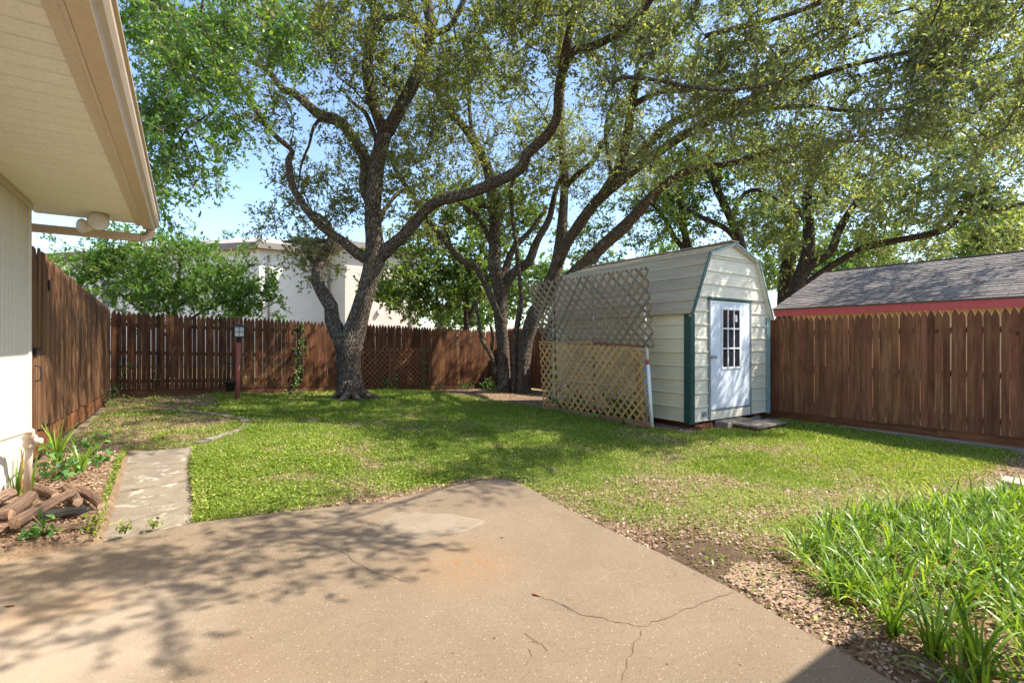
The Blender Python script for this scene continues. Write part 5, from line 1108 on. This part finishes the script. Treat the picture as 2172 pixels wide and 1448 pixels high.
logp((-30,1128),(14,1124),.05,.03,.03,'grey log end at the bottom left of the pile')
logp((-40,1098),(22,1094),.045,.1,.1,'brown log with round sawn end at the left picture edge')
logp((80,1038),(116,1052),.045,.05,.06,'short furrowed log at the back of the pile')
logp((-25,1066),(30,1046),.055,.09,.08,'pale log at the back left against the wall')
o = G(640,836); mb = MB(); mb.tube([o+Vector((-.32,.0,.03)), o+Vector((.25,.12,.03))], [.05,.045], 10, True, .12, 4); tag(mb.build('fallen_log', M['char']), 'short dark log lying at the fence foot left of the forked oak', 'log')
# ---------------------------------------------------------------- pavers right, aggregate slab, twigs
blk(pz(2130,1046)-Vector((0,0,.05)), (.34, .3, .05), .2, M['paver'], 'pale square stepping stone beyond the green bed', 'paver', 'stepping_stone', 'stepping stones')
blk(pz(2168,1020)-Vector((0,0,.05)), (.34, .3, .05), .1, M['paver'], 'pale stepping stone farthest from the patio at the right edge', 'paver', 'stepping_stone', 'stepping stones')
ag = [pz(*q) for q in ((1535,1215),(1560,1185),(1640,1180),(1720,1215),(1745,1262),(1728,1296),(1690,1288),(1620,1255))]
poly = [(q.x, q.y) for q in ag]; g = np.random.default_rng(3); c = np.stack([g.uniform(min(p[0] for p in poly), max(p[0] for p in poly), 5200), g.uniform(min(p[1] for p in poly), max(p[1] for p in poly), 5200)], 1); c = c[inpoly(c[:, 0], c[:, 1], poly)][:1800]
oc = np.array([(1,0,0),(0,1,0),(-1,0,0),(0,-1,0),(0,0,1),(.7,.7,.5),(-.7,.7,.5),(-.7,-.7,.5),(.7,-.7,.5)]); fo = [(0,5,4),(5,1,4),(1,6,4),(6,2,4),(2,7,4),(7,3,4),(3,8,4),(8,0,4)]
sz = g.uniform(.005, .011, (len(c), 1)); V = np.concatenate([c, (gz(c[:, 0], c[:, 1])+.03*(fbm(c[:, 0], c[:, 1], .8)-.5)+.006)[:, None]], 1)[:, None]+oc[None]*sz[:, None]*np.array([1.2, 1, .7]); Fp = (np.arange(len(c))*9)[:, None, None]+np.array(fo)[None]
tag(stuff(link('gravel', npmesh('gravel', V, Fp.reshape(-1, 3), True, np.repeat(g.random(len(c))*.9+.1, 8)), M['pebble'])), 'patch of small tan gravel beside the patio edge', 'gravel')
for i, (pl, lab) in enumerate(([[(1113,1342),(1124,1352),(1140,1360)], 'tiny dark twig lying on the patio'], [[(1128,1360),(1150,1366),(1162,1380)], 'curved twig on the patio below the tiny one'], [[(1122,1376),(1130,1392),(1116,1410)], 'hook shaped twig lowest on the patio'], [[(548,1170),(556,1158),(566,1148)], 'straight twig on the shaded part of the patio'], [[(1192,1280),(1200,1286),(1215,1292)], 'short twig lying along the patio crack'])):
    MB().tube([pz(*q)+Vector((0,0,.004)) for q in pl], .0012, 5).build('twig', M['twig']); tag(bpy.data.objects[-1] if False else COL.objects[-1], lab, 'twig', 'twigs on the patio')
# ---------------------------------------------------------------- lawn, litter, wood chips
g = np.random.default_rng(21)
def onpath(x, y):
    return inpoly(x, y, [PA, PB, PC, PD])
Nc = 1900000
x = g.uniform(-1.0, 9.5, Nc); y = g.uniform(.8, 14.3, Nc)
dist = np.hypot(x, y); acc = lawn_density(x, y)*np.clip(7.5/dist, .22, 1.1)**1.3*.75
depth = x*ST+y*CT; lat = np.abs(x*CT-y*ST)
ok = (g.random(Nc) < acc) & ~inpoly(x, y, PATP) & ~onpath(x, y) & (depth > 2.0) & (lat < depth*1.12) & ~inpoly(x, y, bed)
x, y = x[ok], y[ok]; N = len(x); z = gz(x, y)+.03*(fbm(x, y, .8)-.5)
dist = np.hypot(x, y); sc = np.clip(dist/7.5, .8, 1.7)
blade = g.random(N) < np.where(x > 5.0, .7, .48)
hgt = np.where(blade, g.uniform(.025, .075, N), g.uniform(.008, .045, N))*(.55+.8*fbm(x, y, 1.1, 4))*np.where((x < 2.6) & (y < 7.5), 1.25, 1)
az = g.uniform(0, 6.283, N); lean = np.where(blade, g.uniform(.1, .7, N), g.uniform(.9, 1.5, N))
dx, dy = np.cos(az), np.sin(az); L = np.where(blade, hgt*1.1, g.uniform(.014, .03, N)*np.where((x < 3.2) & (y < 7.2) & (fbm(x, y, 1.6, 51) > .42), 1.5, 1))*sc; W = np.where(blade, .0035, L*.31)*np.where(blade, sc*1.1, 1)
zb = np.where(blade, z-.004, z+hgt*g.uniform(.3, 1, N)); c0 = np.stack([x, y, zb], 1)
d3 = np.stack([dx*np.sin(lean), dy*np.sin(lean), np.cos(lean)], 1); s3 = np.stack([-dy, dx, g.normal(0, .35, N)], 1)
v0 = c0-s3*W[:, None]*np.where(blade, .9, .15)[:, None]; v1 = c0+s3*W[:, None]*np.where(blade, .9, .15)[:, None]
mid = c0+d3*L[:, None]*.55; tip = c0+d3*L[:, None]; tip[:, 2] -= np.where(blade, .25*L, .1*L)
v1b = np.where(blade[:, None], v1, mid+s3*W[:, None]); v3b = np.where(blade[:, None], v0, mid-s3*W[:, None])
V = np.stack([np.where(blade[:, None], v0, c0), v1b, tip, v3b], 1)
V[blade, 0] = v0[blade]; V[blade, 1] = v1[blade]; V[blade, 3] = (mid-s3*W[:, None]*.8)[blade]
big = fbm(x, y, .7, 30); val = np.clip(g.beta(2, 2.6, N)*.8+(big-.5)*.5+.08*(~blade)+.14*np.clip((x-2.6)/2, 0, 1)*np.clip((4.8-y)/2, 0, 1), 0, .92); dry = g.random(N) < .07+.14*(fbm(x, y, 1.7, 33) > .6); val[dry] = g.uniform(.9, 1, dry.sum())
gr_ = stuff(link('lawn_grass', npmesh('lawn_grass', V, np.arange(N*4).reshape(-1, 4), False, val), M['grass'])); tag(gr_, 'weedy green lawn filling the yard', 'grass')
print('lawn blades', N, 'lily clumps', len(pts))
# dry leaves
Nc = 320000; x = g.uniform(-1.0, 9.5, Nc); y = g.uniform(-.2, 14.3, Nc); depth = x*ST+y*CT; lat = np.abs(x*CT-y*ST)
dn = np.clip(1-lawn_density(x, y)*1.5, .03, 1)*np.clip(6/np.hypot(x, y), .15, 1.3)
dn = np.where(inpoly(x, y, bed), .5, dn); dn = np.where((x < -.4) & (y < 7.6) & (y > 4.4), 6, dn); dn = np.where((x > 2.5) & (x < 4.2) & (y < 2.6), dn*1.7, dn); dn = dn*np.where(np.hypot(x-_s.x, y-_s.y) < .36, .15, 1)
ok = (g.random(Nc) < dn*.55) & ~inpoly(x, y, PATP) & ~onpath(x, y) & (depth > 1.6) & (lat < depth*1.12) & ~((x > 7.05) & (x < 9.45) & (y > 5.1) & (y < 8.8))
x, y = x[ok], y[ok]; N = len(x); p = np.stack([x, y, gz(x, y)+.03*(fbm(x, y, .8)-.5)+g.uniform(.004, .02, N)], 1)
o = stuff(leafcards('leaf_litter', p, .03, g, 1.6, 'litter', None, .55)); tag(o, 'dry brown leaves and wood chips scattered along the beds', 'leaf litter')
for i, (a, b_, lab) in enumerate(((1139,1262,'single orange dry leaf on the patio crack'), (20,1285,'yellow dry leaf at the left edge of the patio'), (1065,1140,'small dry leaf near the pale patio patch'))):
    q = pz(a, b_); oo = leafcards('dry_leaf', np.array([[q.x, q.y, .006]]), .06, np.random.default_rng(i), 5, 'litter', None, .5, np.array([.35])); tag(oo, lab, 'leaf', 'dry leaves on the patio')

# specks and crumbs of leaf blown over the patio
g = np.random.default_rng(5); xs = g.uniform(-.9, 2.7, 900); ys = g.uniform(1.0, 4.5, 900); e = np.minimum(np.abs(ys-4.4), np.abs(xs-2.7)); ok = inpoly(xs, ys, PATP) & (g.random(900) < .1+.9*np.exp(-e*5)); xs, ys = xs[ok], ys[ok]
o = stuff(leafcards('patio_crumbs', np.stack([xs, ys, np.full(len(xs), .004)], 1), .014, g, 6, 'litter', None, .5)); tag(o, 'tiny leaf crumbs scattered along the patio edges', 'debris')
